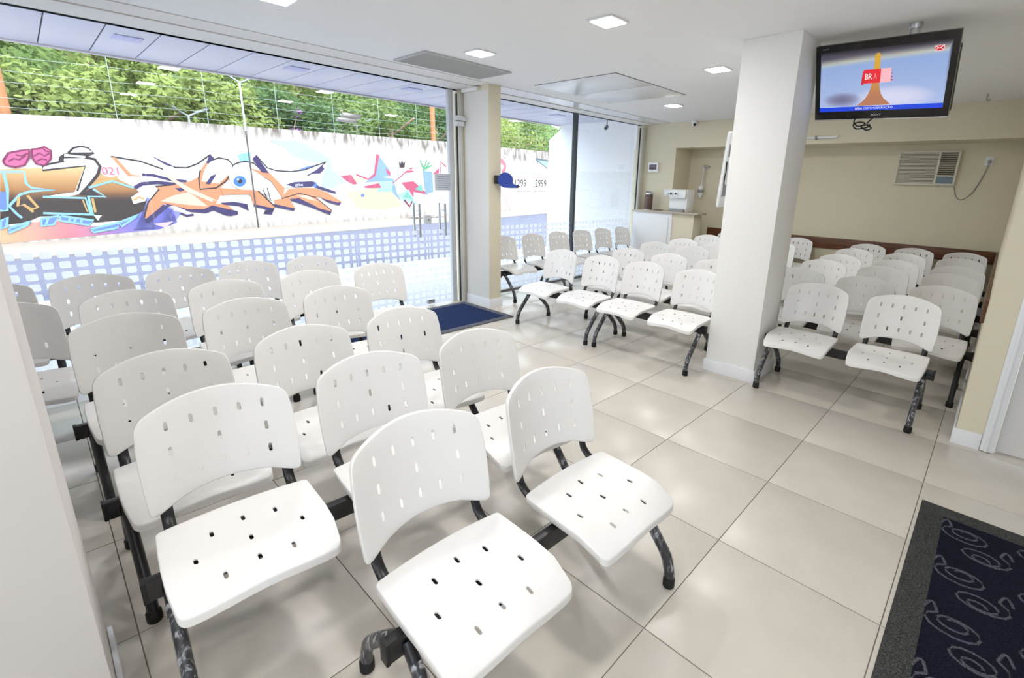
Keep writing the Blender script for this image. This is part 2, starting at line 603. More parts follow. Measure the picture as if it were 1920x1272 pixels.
obj('patch_fitting', box_mesh('patch_fitting', (XG - 0.02, 1.33, 0.02), (XG + 0.03, 1.42, 0.075), BRUSHED, 0.004), w1)

w2 = struct('window_2', box_mesh('window_2', (XG - 0.03, 2.012, 2.495), (XG + 0.03, 5.749, H - 0.015), DARKMETAL), label='glass shop front bay right of the cream column')
for a, b in ((2.012, 3.35), (3.35, 3.96), (4.01, 5.60)):
    g = pane(w2, a, b)
    film(g, a, b)
obj('mullion', box_mesh('mullion', (XG - 0.035, 3.96, 0), (XG + 0.035, 4.01, 2.495), DARKMETAL, 0.003), w2)
obj('bottom_rail', box_mesh('bottom_rail', (XG - 0.025, 2.012, 0.0), (XG + 0.03, 5.749, 0.03), GREYP), w2)

# glazed door added unseen behind the camera to light the near chairs
w3 = struct('window_fill', box_mesh('window_fill', (1.2, Y0 - 0.10, 2.20), (2.1, Y0 - 0.04, 2.25), ALU), label='added glazed door behind the camera, letting in fill light')
for xa, xb in ((1.2, 1.25), (2.05, 2.1)):
    obj('fill_frame', box_mesh('fill_frame', (xa, Y0 - 0.10, 0), (xb, Y0 - 0.04, 2.20), ALU, 0.003), w3)
obj('glass_pane', box_mesh('glass_pane', (1.252, Y0 - 0.075, 0.01), (2.048, Y0 - 0.065, 2.198), GLASS), w3)

def guide(name, ya, yb, label, dark_side):
    # roller shutter guide: U channel with a dark slot
    t = thing(name, label, 'shutter guide')
    obj('channel', box_mesh('channel', (-3.685, ya, 0.0), (-3.60, yb, 2.45), ALU_CREAM, 0.003), t)
    obj('slot', box_mesh('slot', (-3.655, ya - 0.004, 0.0), (-3.63, ya + 0.01, 2.445), BLACK_MATTE), t)
    obj('lip', box_mesh('lip', (-3.60, ya + 0.01, 0.0), (-3.592, ya + 0.02, 2.445), ALU, 0.001), t)
    return t
gd = guide('shutter_guide', 1.775, 1.834, 'cream roller shutter guide beside the glass doors and column', 0)
lt = obj('latch_box', box_mesh('latch_box', (-3.61, 1.70, 2.15), (-3.54, 1.833, 2.20), ALU, 0.004), gd)
obj('latch_box', box_mesh('latch_box', (-3.61, 1.71, 2.09), (-3.55, 1.81, 2.14), ALU, 0.004), gd)
guide('shutter_guide', 5.62, 5.748, 'cream roller shutter guide at the far end beside the counter', 0)
guide('shutter_guide', -2.068, -2.01, 'roller shutter guide behind the white wall at far left', 0)

# ================================================================== OUTSIDE
struct('pavement', box_mesh('pavement', (-7.0, -14, -0.3), (XG - 0.005, 30, -0.05), mat('concrete_pavement', (190, 190, 194), 0.85, var=0.05, vscale=2)))
struct('road', box_mesh('road', (-24, -14, -0.4), (-7.0, 60, -0.14), mat('asphalt', (86, 86, 102), 0.9, var=0.06, vscale=3)))
WA = Vector((-14.5, -2.17, 0))
WROT = math.atan2(0.964, -0.265)
# low kerb and verge at the foot of the street wall
vg = struct('verge', box_mesh('verge', (-12, -2.6, -0.3), (46, 0, -0.12), mat('dusty_verge', (146, 134, 124), 0.95, var=0.08, vscale=2)), WA, (0, 0, WROT))
# street wall: its top climbs slowly to the right
bm = bmesh.new()
top = [(-12, 2.3), (0.35, 2.57), (3.66, 2.80), (8.9, 3.0), (14.6, 3.2), (24, 3.4), (46, 3.6)]
for y in (0.0, 0.25):
    pass
lo_f = [bm.verts.new((u, 0, -0.2)) for u, v in top]
hi_f = [bm.verts.new((u, 0, v)) for u, v in top]
lo_b = [bm.verts.new((u, 0.25, -0.2)) for u, v in top]
hi_b = [bm.verts.new((u, 0.25, v)) for u, v in top]
for k in range(len(top) - 1):
    bm.faces.new((lo_f[k], lo_f[k + 1], hi_f[k + 1], hi_f[k]))
    bm.faces.new((hi_f[k], hi_f[k + 1], hi_b[k + 1], hi_b[k]))
    bm.faces.new((lo_b[k + 1], lo_b[k], hi_b[k], hi_b[k + 1]))
bm.faces.new((lo_f[0], hi_f[0], hi_b[0], lo_b[0]))
bm.faces.new((lo_f[-1], lo_b[-1], hi_b[-1], hi_f[-1]))
def wall_mat():
    m = bpy.data.materials.new('weathered_render')
    m.use_nodes = True
    n = m.node_tree.nodes
    l = m.node_tree.links
    b = n['Principled BSDF']
    b.inputs['Roughness'].default_value = 0.9
    tc = n.new('ShaderNodeTexCoord')
    sp = n.new('ShaderNodeSeparateXYZ')
    l.new(tc.outputs['Object'], sp.inputs[0])
    mp = n.new('ShaderNodeMapping')
    mp.inputs['Scale'].default_value = (3, 1, 0.8)
    l.new(tc.outputs['Object'], mp.inputs['Vector'])
    tx = n.new('ShaderNodeTexNoise')
    tx.inputs['Scale'].default_value = 2
    tx.inputs['Detail'].default_value = 7
    l.new(mp.outputs['Vector'], tx.inputs['Vector'])
    # rain-washed grime on the coping
    mr = n.new('ShaderNodeMapRange')
    mr.inputs['From Min'].default_value = 2.25
    mr.inputs['From Max'].default_value = 2.85
    l.new(sp.outputs['Z'], mr.inputs['Value'])
    # splashed dirt along the foot of the wall
    m2 = n.new('ShaderNodeMapRange')
    m2.inputs['From Min'].default_value = 0.45
    m2.inputs['From Max'].default_value = -0.15
    m2.inputs['To Max'].default_value = 0.7
    l.new(sp.outputs['Z'], m2.inputs['Value'])
    am = n.new('ShaderNodeMath')
    am.operation = 'ADD'
    l.new(mr.outputs['Result'], am.inputs[0])
    l.new(m2.outputs['Result'], am.inputs[1])
    rp = n.new('ShaderNodeMapRange')
    rp.inputs['From Min'].default_value = 0.35
    rp.inputs['From Max'].default_value = 0.62
    l.new(tx.outputs['Fac'], rp.inputs['Value'])
    mu = n.new('ShaderNodeMath')
    mu.operation = 'MULTIPLY'
    l.new(am.outputs[0], mu.inputs[0])
    l.new(rp.outputs['Result'], mu.inputs[1])
    mx = n.new('ShaderNodeMix')
    mx.data_type = 'RGBA'
    mx.inputs[6].default_value = srgb(188, 180, 172)
    mx.inputs[7].default_value = srgb(96, 84, 74)
    l.new(mu.outputs[0], mx.inputs[0])
    l.new(mx.outputs[2], b.inputs['Base Color'])
    return m
sw = struct('street_wall', finish(bm, 'street_wall', wall_mat()), WA, (0, 0, WROT), label='long rendered street wall covered in graffiti')

GRAF = [
 ('g','graffiti_panel',[]),
 ('p','splash',[(-0.09,0.2),(0.33,0.32),(0.86,0.32),(1.45,0.16),(1.98,0.19),(2.41,0.44),(2.78,0.77),(3.2,0.51),(3.24,0.15),(2.81,0),(1.94,-0.04),(1.16,-0.07),(0.47,-0.08),(-0.15,-0.11)]),
 ('p','brown',[(0.14,1.44),(1.55,1.57),(1.74,1.53),(1.86,1.35),(2.11,1.29),(2.41,1.1),(2.64,0.77),(2.53,0.5),(2.16,0.28),(1.52,0.25),(0.88,0.44),(0.57,0.44),(0.33,0.32),(-0.08,0.28)]),
 ('s0.05','lb',[(0.13,1.39),(0.49,1.4),(0.48,1.15),(0.55,1.06),(0.92,1.02),(0.52,0.99),(0.34,0.92),(0.13,0.68),(0.22,0.5),(0.28,0.42)]),
 ('s0.05','lb',[(0.18,1.36),(0.17,1.03),(0.08,0.59),(-0.02,0.59)]),
 ('p','bl',[(0.05,0.98),(0.14,0.98),(0.08,0.61),(-0.02,0.62)]),
 ('s0.05','tan',[(0.31,0.86),(0.26,0.67),(0.36,0.71),(0.48,0.54)]),
 ('s0.05','tan',[(0.45,0.9),(0.57,0.64),(0.47,0.6),(0.36,0.69)]),
 ('p','wh',[(0.82,1.55),(1.19,1.64),(1.2,1.72),(1.56,1.75),(1.72,1.71),(1.78,1.53),(1.64,1.27),(1.46,1.08),(1.34,0.93),(1.14,0.87),(0.67,0.87),(1.25,0.97),(1.55,1.58),(0.79,1.44)]),
 ('s0.04','dk',[(1.19,1.66),(0.82,1.55),(0.79,1.44),(1.55,1.57),(1.3,0.99)]),
 ('s0.06','dk',[(1.56,1.76),(1.75,1.73),(1.82,1.57),(1.75,1.38),(1.49,1.07),(1.34,0.91)]),
 ('p','dk',[(1.12,1.75),(1.22,1.83),(1.74,1.84),(1.58,1.75),(1.2,1.72),(1.16,1.64),(1.09,1.64)]),
 ('p','wh',[(1.22,1.82),(1.59,1.79),(1.58,1.75),(1.21,1.76)]),
 ('p','wh',[(1.29,1.84),(1.4,1.96),(1.54,2.01),(1.67,1.98),(1.76,1.87)]),
 ('s0.04','dk',[(1.29,1.84),(1.4,1.96),(1.54,2.01),(1.67,1.98),(1.76,1.87),(1.29,1.83)]),
 ('p','tan',[(1.52,1.07),(1.63,1.19),(2.12,1.36),(2.11,1.26),(1.73,1.18),(1.56,1.05)]),
 ('p','dk',[(1.36,0.9),(1.56,1.07),(1.68,0.89)]),
 ('s0.05','lb',[(1.52,1.07),(1.99,1.23),(2.4,1.07)]),
 ('s0.06','lb',[(1.6,1.04),(1.8,0.86),(1.48,0.87),(1.48,0.44)]),
 ('s0.05','lb',[(0.69,0.87),(1.42,0.83),(1.45,0.44)]),
 ('s0.05','lb',[(0.63,0.51),(1.5,0.44),(1.58,0.31)]),
 ('p','tan',[(1.52,0.82),(1.57,0.82),(1.57,0.5),(1.52,0.49)]),
 ('s0.03','tan',[(1.36,0.79),(1.4,0.51)]),
 ('p','wh',[(1.51,0.43),(1.66,0.42),(1.55,0.3)]),
 ('p','wh',[(2.31,0.84),(2.5,0.97),(2.67,0.89),(2.6,0.74),(2.33,0.67)]),
 ('s0.05','tan',[(2.35,0.77),(2.47,0.84),(2.58,0.79)]),
 ('p','bl',[(0.58,0.39),(0.88,0.44),(0.76,0.25),(0.55,0.23)]),
 ('s0.05','lb',[(0.58,0.39),(0.88,0.44),(0.76,0.25),(0.55,0.23),(0.58,0.39)]),
 ('p','bl',[(0.91,0.44),(1.48,0.3),(1.36,0.2),(0.88,0.33)]),
 ('s0.05','lb',[(0.91,0.44),(1.48,0.3),(1.36,0.2),(0.88,0.33),(0.91,0.44)]),
 ('p','bl',[(1.39,0.1),(1.96,0.23),(1.91,0.1),(1.43,0.02)]),
 ('s0.05','lb',[(1.39,0.1),(1.96,0.23),(1.91,0.1),(1.43,0.02),(1.39,0.1)]),
 ('p','bl',[(1.96,0.23),(2.4,0.4),(2.27,0.31),(1.99,0.12)]),
 ('s0.05','lb',[(1.96,0.23),(2.4,0.4),(2.27,0.31),(1.99,0.12),(1.96,0.23)]),
 ('p','bl',[(-0.06,0.37),(0.06,0.45),(0.01,0.25),(-0.09,0.2)]),
 ('s0.05','lb',[(-0.06,0.37),(0.06,0.45),(0.01,0.25),(-0.09,0.2),(-0.06,0.37)]),
 ('p','bl',[(0.05,0.22),(0.4,0.34),(0.32,0.26),(0.01,0.11)]),
 ('s0.05','lb',[(0.05,0.22),(0.4,0.34),(0.32,0.26),(0.01,0.11),(0.05,0.22)]),
 ('s0.05','lb',[(1.06,0.38),(1.03,0.31)]),
 ('s0.05','lb',[(1.15,0.36),(1.12,0.28)]),
 ('s0.05','lb',[(1.26,0.34),(1.23,0.24)]),
 ('s0.05','lb',[(0.69,0.4),(0.62,0.24)]),
 ('p','pk',[(0.21,1.61),(0.32,1.78),(0.51,1.84),(0.65,1.88),(0.62,1.71),(0.52,1.54),(0.37,1.49),(0.23,1.53)]),
 ('s0.04','dp',[(0.21,1.61),(0.32,1.78),(0.51,1.84),(0.65,1.88),(0.62,1.71),(0.52,1.54),(0.37,1.49),(0.23,1.53),(0.21,1.61)]),
 ('p','pk',[(0.69,1.88),(0.8,1.9),(0.91,1.95),(1,1.88),(0.97,1.7),(0.84,1.55),(0.71,1.58),(0.67,1.71)]),
 ('s0.04','dp',[(0.69,1.88),(0.8,1.9),(0.91,1.95),(1,1.88),(0.97,1.7),(0.84,1.55),(0.71,1.58),(0.67,1.71),(0.69,1.88)]),
 ('s0.03','dp',[(0.29,1.61),(0.38,1.67),(0.46,1.65),(0.57,1.74)]),
 ('s0.03','dp',[(0.42,1.75),(0.51,1.73),(0.61,1.79)]),
 ('s0.03','dp',[(0.7,1.74),(0.8,1.81),(0.87,1.75),(0.97,1.82)]),
 ('s0.03','dp',[(0.72,1.63),(0.82,1.69),(0.9,1.67)]),
 ('s0.03','dp',[(0.88,1.91),(0.91,1.86),(0.98,1.85)]),
 ('t021','dp2',[(1.83,1.38),(2.15,1.39),(2.02,1.56)]),
 ('g','graffiti_panel',[]),
 ('p','haze',[(2.65,0.84),(3.05,0.55),(3.38,0.4),(3.14,0.12),(2.75,0.01),(2.22,0.01),(2.45,0.37)]),
 ('p','ph',[(2.68,0.15),(3.15,0.19),(2.94,0.03)]),
 ('p','ph',[(4.28,2.38),(4.87,2.47),(4.78,2.1),(4.43,1.97),(4.32,2.14)]),
 ('p','cy',[(5.11,2.04),(5.52,2.15),(5.48,1.87),(5.16,1.86)]),
 ('p','pb',[(6.74,2.18),(7.48,1.97),(8.22,1.97),(8.03,1.69),(7.8,1.1),(8.35,1.1),(8.95,1.34),(8.41,1.7),(8.34,2.11),(7.16,2.59),(6.07,2.54),(6.75,2.31)]),
 ('p','bl2',[(6.95,1.65),(7.36,1.79),(8.11,1.96),(7.76,1.68),(7.61,1.32),(7.8,1.1),(7.59,1.09),(7.33,1.49)]),
 ('p','wh',[(2.07,1.81),(2.65,1.73),(3.13,1.55),(3.66,1.4),(3.57,1.25),(3.31,1.18),(2.43,1.1),(2.44,1.33)]),
 ('s0.04','dk',[(2.07,1.81),(2.65,1.73),(3.13,1.55)]),
 ('p','or',[(2.07,1.81),(2.16,1.79),(2.41,1.4),(2.69,1.35),(2.34,1.36)]),
 ('s0.07','pu',[(2.64,1.4),(2.88,1.39),(3.26,1.28),(3.64,1.25)]),
 ('s0.09','pu',[(2.43,1.07),(2.59,1.17),(2.94,1.21),(3.4,1.16)]),
 ('p','wh',[(2.89,1.89),(3.38,1.63),(3.91,1.69),(4.33,2),(4.42,1.89),(3.99,1.33),(3.65,1.32),(3.13,1.55)]),
 ('p','pu',[(2.89,1.89),(3.15,1.76),(3.47,1.6),(3.2,1.66)]),
 ('s0.04','dk',[(3.38,1.61),(3.69,1.61),(3.98,1.73),(4.36,2)]),
 ('p','or',[(2.88,1.11),(3.27,1.14),(3.74,1.26),(4,1.4),(3.94,1.04),(4.52,1.08),(4.58,0.74),(4.21,0.44),(3.93,0.49),(3.56,0.5),(3.01,0.68),(2.58,0.26),(2.51,0.33),(2.65,0.7),(2.95,1.04)]),
 ('p','or2',[(2.93,0.73),(3.26,0.88),(3.66,0.97),(4.08,0.56),(3.61,0.61)]),
 ('p','pu',[(3.32,1.07),(3.55,1.08),(3.61,1.04),(3.43,0.97)]),
 ('s0.03','dk',[(2.51,0.33),(2.65,0.7),(2.95,1.04),(2.88,1.11),(3.27,1.15)]),
 ('p','or',[(3.94,1.04),(4.37,1.08),(4.87,1.46),(4.97,1.49),(4.65,1.23),(4.48,1.08),(4.04,1)]),
 ('p','wh',[(4.02,1.55),(4.27,1.81),(4.57,1.92),(4.82,1.88),(4.93,1.73),(4.88,1.54),(4.66,1.27),(4.37,1.08),(3.94,1.04),(3.95,1.33)]),
 ('p','or',[(3.91,1.04),(4.02,1.55),(4.28,1.88),(4.35,1.89),(4.12,1.55),(4.01,1.26),(4.46,1.21),(4.88,1.54),(4.66,1.27),(4.37,1.08)]),
 ('s0.04','dk',[(4.27,1.81),(4.57,1.92),(4.82,1.88),(4.93,1.73),(4.88,1.54),(4.66,1.27),(4.37,1.08),(3.94,1.04),(3.95,1.33),(4.02,1.55)]),
 ('p','pu',[(4.1,1.19),(4.28,1.41),(4.43,1.47),(4.38,1.38),(4.21,1.17)]),
 ('p','pu',[(4.33,2),(4.44,1.91),(4.26,1.74),(4.21,1.77)]),
 ('p','or2',[(2.95,1.78),(3.11,1.48),(3.68,1.08),(4.67,0.54),(4.55,0.51),(3.6,0.97),(3.18,1.35)]),
 ('p','or',[(4.22,0.74),(4.53,0.66),(4.84,0.38),(4.56,0.33),(4.21,0.48)]),
 ('p','pu',[(2.5,0.26),(2.99,0.64),(3.1,0.59),(2.57,0.17)]),
 ('p','pu',[(3.01,0.68),(3.22,0.6),(3.56,0.5),(3.96,0.49),(4.19,0.59),(4.88,0.4),(4.88,0.3),(4.55,0.27),(4.21,0.44),(3.98,0.37),(3.58,0.43),(3.09,0.59)]),
 ('p','wh',[(3.11,0.6),(3.28,0.58),(3.46,0.49),(3.64,0.37),(3.44,0.36)]),
 ('s0.06','pu',[(3.35,0.4),(3.5,0.32),(3.67,0.35)]),
 ('p','wh',[(5.81,1.45),(5.75,1.28),(5.61,1.13),(5.42,1.04),(5.21,1),(5.02,1.04),(4.87,1.13),(4.78,1.26),(4.77,1.42),(4.83,1.58),(4.95,1.72),(5.13,1.82),(5.33,1.87),(5.53,1.84),(5.69,1.76),(5.79,1.62)]),
 ('s0.04','dk',[(4.95,1.75),(5.12,1.82),(5.32,1.86),(5.55,1.82),(5.72,1.67)]),
 ('p','iris',[(5.25,1.28),(5.22,1.22),(5.18,1.17),(5.11,1.13),(5.04,1.12),(4.97,1.13),(4.91,1.17),(4.88,1.22),(4.88,1.27),(4.9,1.33),(4.95,1.38),(5.01,1.42),(5.08,1.43),(5.15,1.42),(5.21,1.39),(5.24,1.34)]),
 ('p','dk',[(5.14,1.28),(5.12,1.24),(5.08,1.22),(5.04,1.22),(5.01,1.24),(5,1.28),(5.02,1.31),(5.05,1.34),(5.1,1.34),(5.13,1.31)]),
 ('p','wh',[(5.05,1.33),(5.04,1.31),(5.01,1.3),(4.99,1.31),(4.98,1.33),(5,1.36),(5.02,1.36),(5.04,1.36)]),
 ('p','or',[(4.48,1.08),(5.57,1),(6.07,0.5),(5.97,0.42),(5.39,0.6),(5.31,0.89),(4.53,0.89)]),
 ('p','wh',[(4.29,0.63),(4.45,0.87),(5.28,0.69),(5.17,0.53),(4.61,0.66)]),
 ('p','pu',[(4.42,0.66),(4.8,0.68),(5.19,0.61),(5.21,0.4),(4.94,0.55),(4.52,0.6)]),
 ('p','pu',[(5.39,0.6),(6.04,0.44),(5.92,0.25),(5.66,0.29),(5.75,0.43),(5.38,0.52)]),
 ('p','pu',[(4.49,0.39),(4.88,0.4),(4.87,0.3),(4.63,0.26)]),
 ('p','wh',[(5.64,1.09),(6.01,1.13),(6.04,0.67),(5.92,0.72),(5.85,0.88),(5.64,0.92)]),
 ('s0.03','dk',[(5.74,1.04),(5.83,0.76)]),
 ('s0.03','dk',[(5.88,1.09),(5.94,0.71)]),
 ('p','or',[(5.41,1.67),(6.02,1.54),(6.46,1.09),(6.37,0.75),(6.04,1.29)]),
 ('p','wh',[(5.65,2.06),(5.96,1.7),(6.48,1.59),(7.25,1.68),(8.11,1.98),(7.75,1.59),(7.61,1.32),(7.49,1.18),(6.89,1.13),(6.46,1.09),(6.02,1.54)]),
 ('s0.04','dk',[(5.65,2.06),(5.96,1.7),(6.25,1.62),(6.76,1.61),(7.25,1.68),(8.11,1.98),(7.71,1.68),(7.33,1.49)]),
 ('p','pu',[(5.53,1.95),(5.66,2.06),(5.98,1.54),(5.77,1.55)]),
 ('p','pu',[(7.33,1.49),(7.77,1.74),(8.06,1.96),(7.96,1.82),(8.03,1.75),(7.85,1.59),(7.54,1.56)]),
 ('p','pu',[(6.52,1.19),(6.81,1.28),(7.51,1.32),(7.61,1.27),(7.49,1.14),(6.84,1.11)]),
 ('tgic','wh',[(6.84,1.13),(7.14,1.14),(7,1.24)]),
 ('p','or',[(6.32,0.75),(6.59,1.05),(6.98,1.09),(7.54,1.09),(8.1,0.91),(8.61,0.62),(8.45,0.51),(7.76,0.78),(6.96,0.87)]),
 ('p','pu',[(7.76,0.75),(8.46,0.58),(8.63,0.61),(8.51,0.47),(8.07,0.59)]),
 ('p','pu',[(7.65,1.18),(8.39,0.98),(8.44,0.89),(8.11,0.96),(7.64,1.09)]),
 ('p','or',[(6.32,0.73),(6.96,0.9),(7.55,0.76),(8.18,0.3),(8.02,0.19),(7.32,0.6),(6.75,0.75)]),
 ('p','pu',[(6.51,0.71),(6.94,0.76),(7.62,0.41),(8.16,0.27),(8.08,0.15),(7.41,0.42),(6.73,0.65)]),
 ('p','or',[(6.05,0.71),(6.56,0.79),(6.76,0.42),(6.7,0.35),(6.11,0.5)]),
 ('p','pu',[(6.03,0.59),(6.76,0.42),(6.7,0.34),(6.07,0.49)]),
 ('s0.03','dk',[(6.32,0.75),(6.96,0.92),(7.55,0.78),(8.18,0.3)]),
 ('p','or2',[(6.86,0.85),(7.25,0.85),(7.64,0.64),(7.24,0.72)]),
 ('s0.03','dk',[(5.57,1),(6.07,0.5),(5.97,0.42),(5.66,0.29)]),
 ('g','graffiti_panel',[]),
 ('p','oh',[(8.9,0.91),(9.21,0.96),(10.53,1.16),(11.44,0.84),(11.63,0.35),(10.46,0.27),(9.34,0.36)]),
 ('p','cr',[(8.59,1.5),(9.15,1.58),(9.43,1.25),(9.24,1.22)]),
 ('p','oh',[(9.15,1.58),(9.89,1.4),(9.43,1.3)]),
 ('s0.06','cr',[(9.4,1.59),(9.95,1.43),(10.3,1.56),(10.47,2.37)]),
 ('p','cr',[(10.44,2.4),(10.6,2.36),(10.33,1.56),(9.95,1.43),(10.27,1.66)]),
 ('p','bs',[(10.6,2.33),(11.11,1.79),(11.1,1.58),(10.7,1.52),(11.27,1.48),(11.44,0.84),(11.69,0.51),(11.16,0.95),(10.48,1.36),(9.75,1.3),(10.33,1.56)]),
 ('p','cr',[(10.87,1.89),(11.13,1.72),(11.1,1.56),(10.93,1.68)]),
 ('p','cr',[(10.88,1.11),(12.05,1.83),(12.53,1.84),(11.64,1.49),(10.66,0.98)]),
 ('p','wh',[(11.03,1.16),(11.97,1.72),(12.28,1.75),(11.49,1.38)]),
 ('p','cr',[(12.1,1.88),(12.46,1.99),(12.37,1.89)]),
 ('p','cr',[(11.71,1.33),(12.42,1.4),(13.31,0.83),(12.37,0.67)]),
 ('p','aq',[(10.48,1.36),(11.19,1.38),(11.16,0.95),(10.34,0.95)]),
 ('p','aq',[(11.44,0.84),(12.08,1.06),(12.6,0.43),(11.73,0.57)]),
 ('p','gr',[(11.74,0.73),(11.99,0.95),(12.37,0.61)]),
 ('p','cr',[(9.67,1.15),(10.47,1.29),(10.6,1.11),(9.86,1.1)]),
 ('p','gr',[(12.48,1.06),(12.91,1.29),(12.97,0.95)]),
 ('p','bs',[(13.03,1.86),(13.63,1.82),(13.67,0.95),(13.14,0.83)]),
 ('p','ph',[(12.39,0.95),(13.22,0.83),(13.12,0.54),(12.36,0.55)]),
 ('p','cr',[(13.63,1.71),(14.1,2.01),(14.08,1.78)]),
 ('s0.06','cr',[(14.18,1.78),(14.2,2.31),(14.61,2.09)]),
 ('s0.06','gn',[(12.89,2.3),(13.11,1.86)]),
 ('s0.06','gn',[(13.31,2.32),(13.12,1.98)]),
 ('s0.06','gn',[(13.65,2.11),(13.21,1.95)]),
 ('s0.06','gn',[(12.96,2.08),(13.29,1.93)]),
 ('s0.06','gn',[(13.48,2.22),(13.12,1.89)]),
 ('p','dk',[(11.62,2.21),(11.69,2.08),(11.8,2.23),(11.88,2.09),(11.98,2.23),(11.92,1.94),(11.64,1.93)]),
 ('s0.08','dp',[(11.81,0.62),(12.11,0.33),(12.28,0.56)]),
 ('p','bl2',[(9.72,0.83),(9.69,0.79),(9.62,0.77),(9.56,0.79),(9.54,0.83),(9.57,0.87),(9.63,0.89),(9.69,0.87)]),
 ('g','graffiti_panel',[]),
 ('s0.12','pl',[(18.72,2.85),(19.13,2.91),(19.55,2.9),(19.93,2.81),(20.21,2.65),(20.37,2.44),(20.37,2.2),(20.22,1.98),(19.93,1.79)]),
 ('s0.25','pk2',[(18.91,2.59),(19.12,2.6),(19.33,2.57),(19.5,2.5),(19.62,2.41),(19.66,2.29),(19.62,2.17),(19.51,2.06),(19.33,1.98)]),
 ('p','pk2',[(19.27,2.18),(19.22,2.08),(19.09,2.01),(18.94,2.01),(18.81,2.06),(18.76,2.16),(18.81,2.26),(18.94,2.33),(19.09,2.34),(19.22,2.28)]),
 ('p','pl',[(20.39,2.32),(21.96,2.72),(22.23,3.07),(23.22,3.34),(22.39,2.2),(22.1,2.73)]),
 ('p','pl',[(22.25,2.19),(24.65,2.49),(24.65,2.35)]),
 ('p','aq',[(23.09,2.88),(24.71,2.86),(24.65,2.39)]),
 ('s0.10','dk2',[(23.09,2.9),(24.71,2.86)]),
 ('s0.06','dk2',[(23.09,2.88),(24.65,2.39)]),
 ('p','pl',[(18.9,1.15),(19.54,1.02),(20.29,0.1),(20.16,-0.1)]),
 ('t1299','dk',[(20.72,1.22),(22,1.23),(21.31,1.64)]),
 ('t2999','dk',[(23.08,1.22),(24.55,1.23),(23.74,1.67)]),
 ('s0.05','pk2',[(20.46,1.77),(20.56,1.75)]),
 ('s0.05','pk2',[(20.67,1.78),(20.77,1.76)]),
 ('s0.05','pk2',[(20.87,1.78),(20.98,1.76)]),
 ('s0.05','pk2',[(21.08,1.79),(21.19,1.76)]),
 ('s0.05','pk2',[(21.29,1.79),(21.4,1.77)]),
 ('s0.05','pk2',[(21.51,1.8),(21.61,1.77)]),
 ('s0.05','pk2',[(21.72,1.8),(21.83,1.78)]),
 ('s0.05','pk2',[(21.94,1.81),(22.05,1.78)]),
 ('s0.05','pk2',[(22.84,1.81),(22.96,1.78)]),
 ('s0.05','pk2',[(23.07,1.82),(23.19,1.79)]),
 ('s0.05','pk2',[(23.31,1.82),(23.43,1.8)]),
 ('s0.05','pk2',[(23.55,1.83),(23.68,1.8)]),
 ('s0.05','pk2',[(23.8,1.83),(23.92,1.81)]),
 ('s0.05','pk2',[(24.04,1.84),(24.17,1.81)]),
 ('s0.05','pk2',[(24.3,1.84),(24.42,1.82)]),
 ('s0.05','dk2',[(20.99,0.99),(21.09,0.96)]),
 ('s0.05','dk2',[(21.2,0.99),(21.31,0.96)]),
 ('s0.05','dk2',[(21.42,0.99),(21.52,0.96)]),
 ('s0.05','dk2',[(21.63,0.99),(21.74,0.96)]),
 ('s0.05','dk2',[(21.85,0.99),(21.96,0.96)]),
 ('s0.05','dk2',[(22.08,0.99),(22.19,0.96)]),
 ('s0.05','dk2',[(22.3,0.99),(22.42,0.96)]),
 ('s0.05','dk2',[(23.01,0.99),(23.13,0.96)]),
 ('s0.05','dk2',[(23.25,0.99),(23.38,0.96)]),
 ('s0.05','dk2',[(23.5,0.99),(23.62,0.96)]),
 ('s0.05','dk2',[(23.74,0.99),(23.87,0.96)]),
 ('s0.05','dk2',[(23.99,0.99),(24.12,0.96)]),
 ('s0.05','dk2',[(24.24,0.99),(24.37,0.96)]),
 ('s0.05','pl',[(20.93,0.55),(21.04,0.52)]),
 ('s0.05','pl',[(21.14,0.55),(21.25,0.52)]),
 ('s0.05','pl',[(21.36,0.55),(21.47,0.52)]),
 ('s0.05','pl',[(21.57,0.54),(21.68,0.51)]),
 ('s0.05','pl',[(21.79,0.54),(21.91,0.51)]),
 ('s0.05','pl',[(22.02,0.54),(22.13,0.51)]),
 ('s0.05','pl',[(22.24,0.53),(22.36,0.5)]),
 ('s0.05','pl',[(22.47,0.53),(22.59,0.5)]),
 ('s0.05','pl',[(22.71,0.53),(22.82,0.5)]),
 ('s0.05','pl',[(22.94,0.52),(23.06,0.49)]),
 ('s0.05','pl',[(23.18,0.52),(23.3,0.49)]),
 ('s0.05','pl',[(23.42,0.52),(23.55,0.49)]),
 ('s0.05','pl',[(23.67,0.51),(23.79,0.48)]),
]

PAL = dict(wh=(246, 244, 240), dk=(52, 40, 48), dk2=(110, 115, 125), lb=(150, 202, 230), bl=(112, 140, 206), tan=(214, 170, 104), pk=(214, 100, 150), dp=(140, 36, 88), dp2=(226, 96, 140),
           haze=(150, 150, 222), ph=(244, 200, 214), cy=(160, 218, 232), pb=(196, 208, 240), bl2=(104, 142, 216), pu=(62, 48, 104), iris=(70, 128, 204), oh=(242, 206, 176), cr=(204, 80, 114),
           bs=(140, 172, 226), aq=(176, 222, 220), gr=(120, 190, 170), gn=(88, 180, 124), pl=(244, 196, 190), pk2=(230, 128, 140))
PAL['or'] = (232, 150, 106)
PAL['or2'] = (246, 206, 184)

def lerp(a, b, t):
    t = max(0, min(1, t))
    return tuple(a[i] + (b[i] - a[i]) * t for i in range(3))

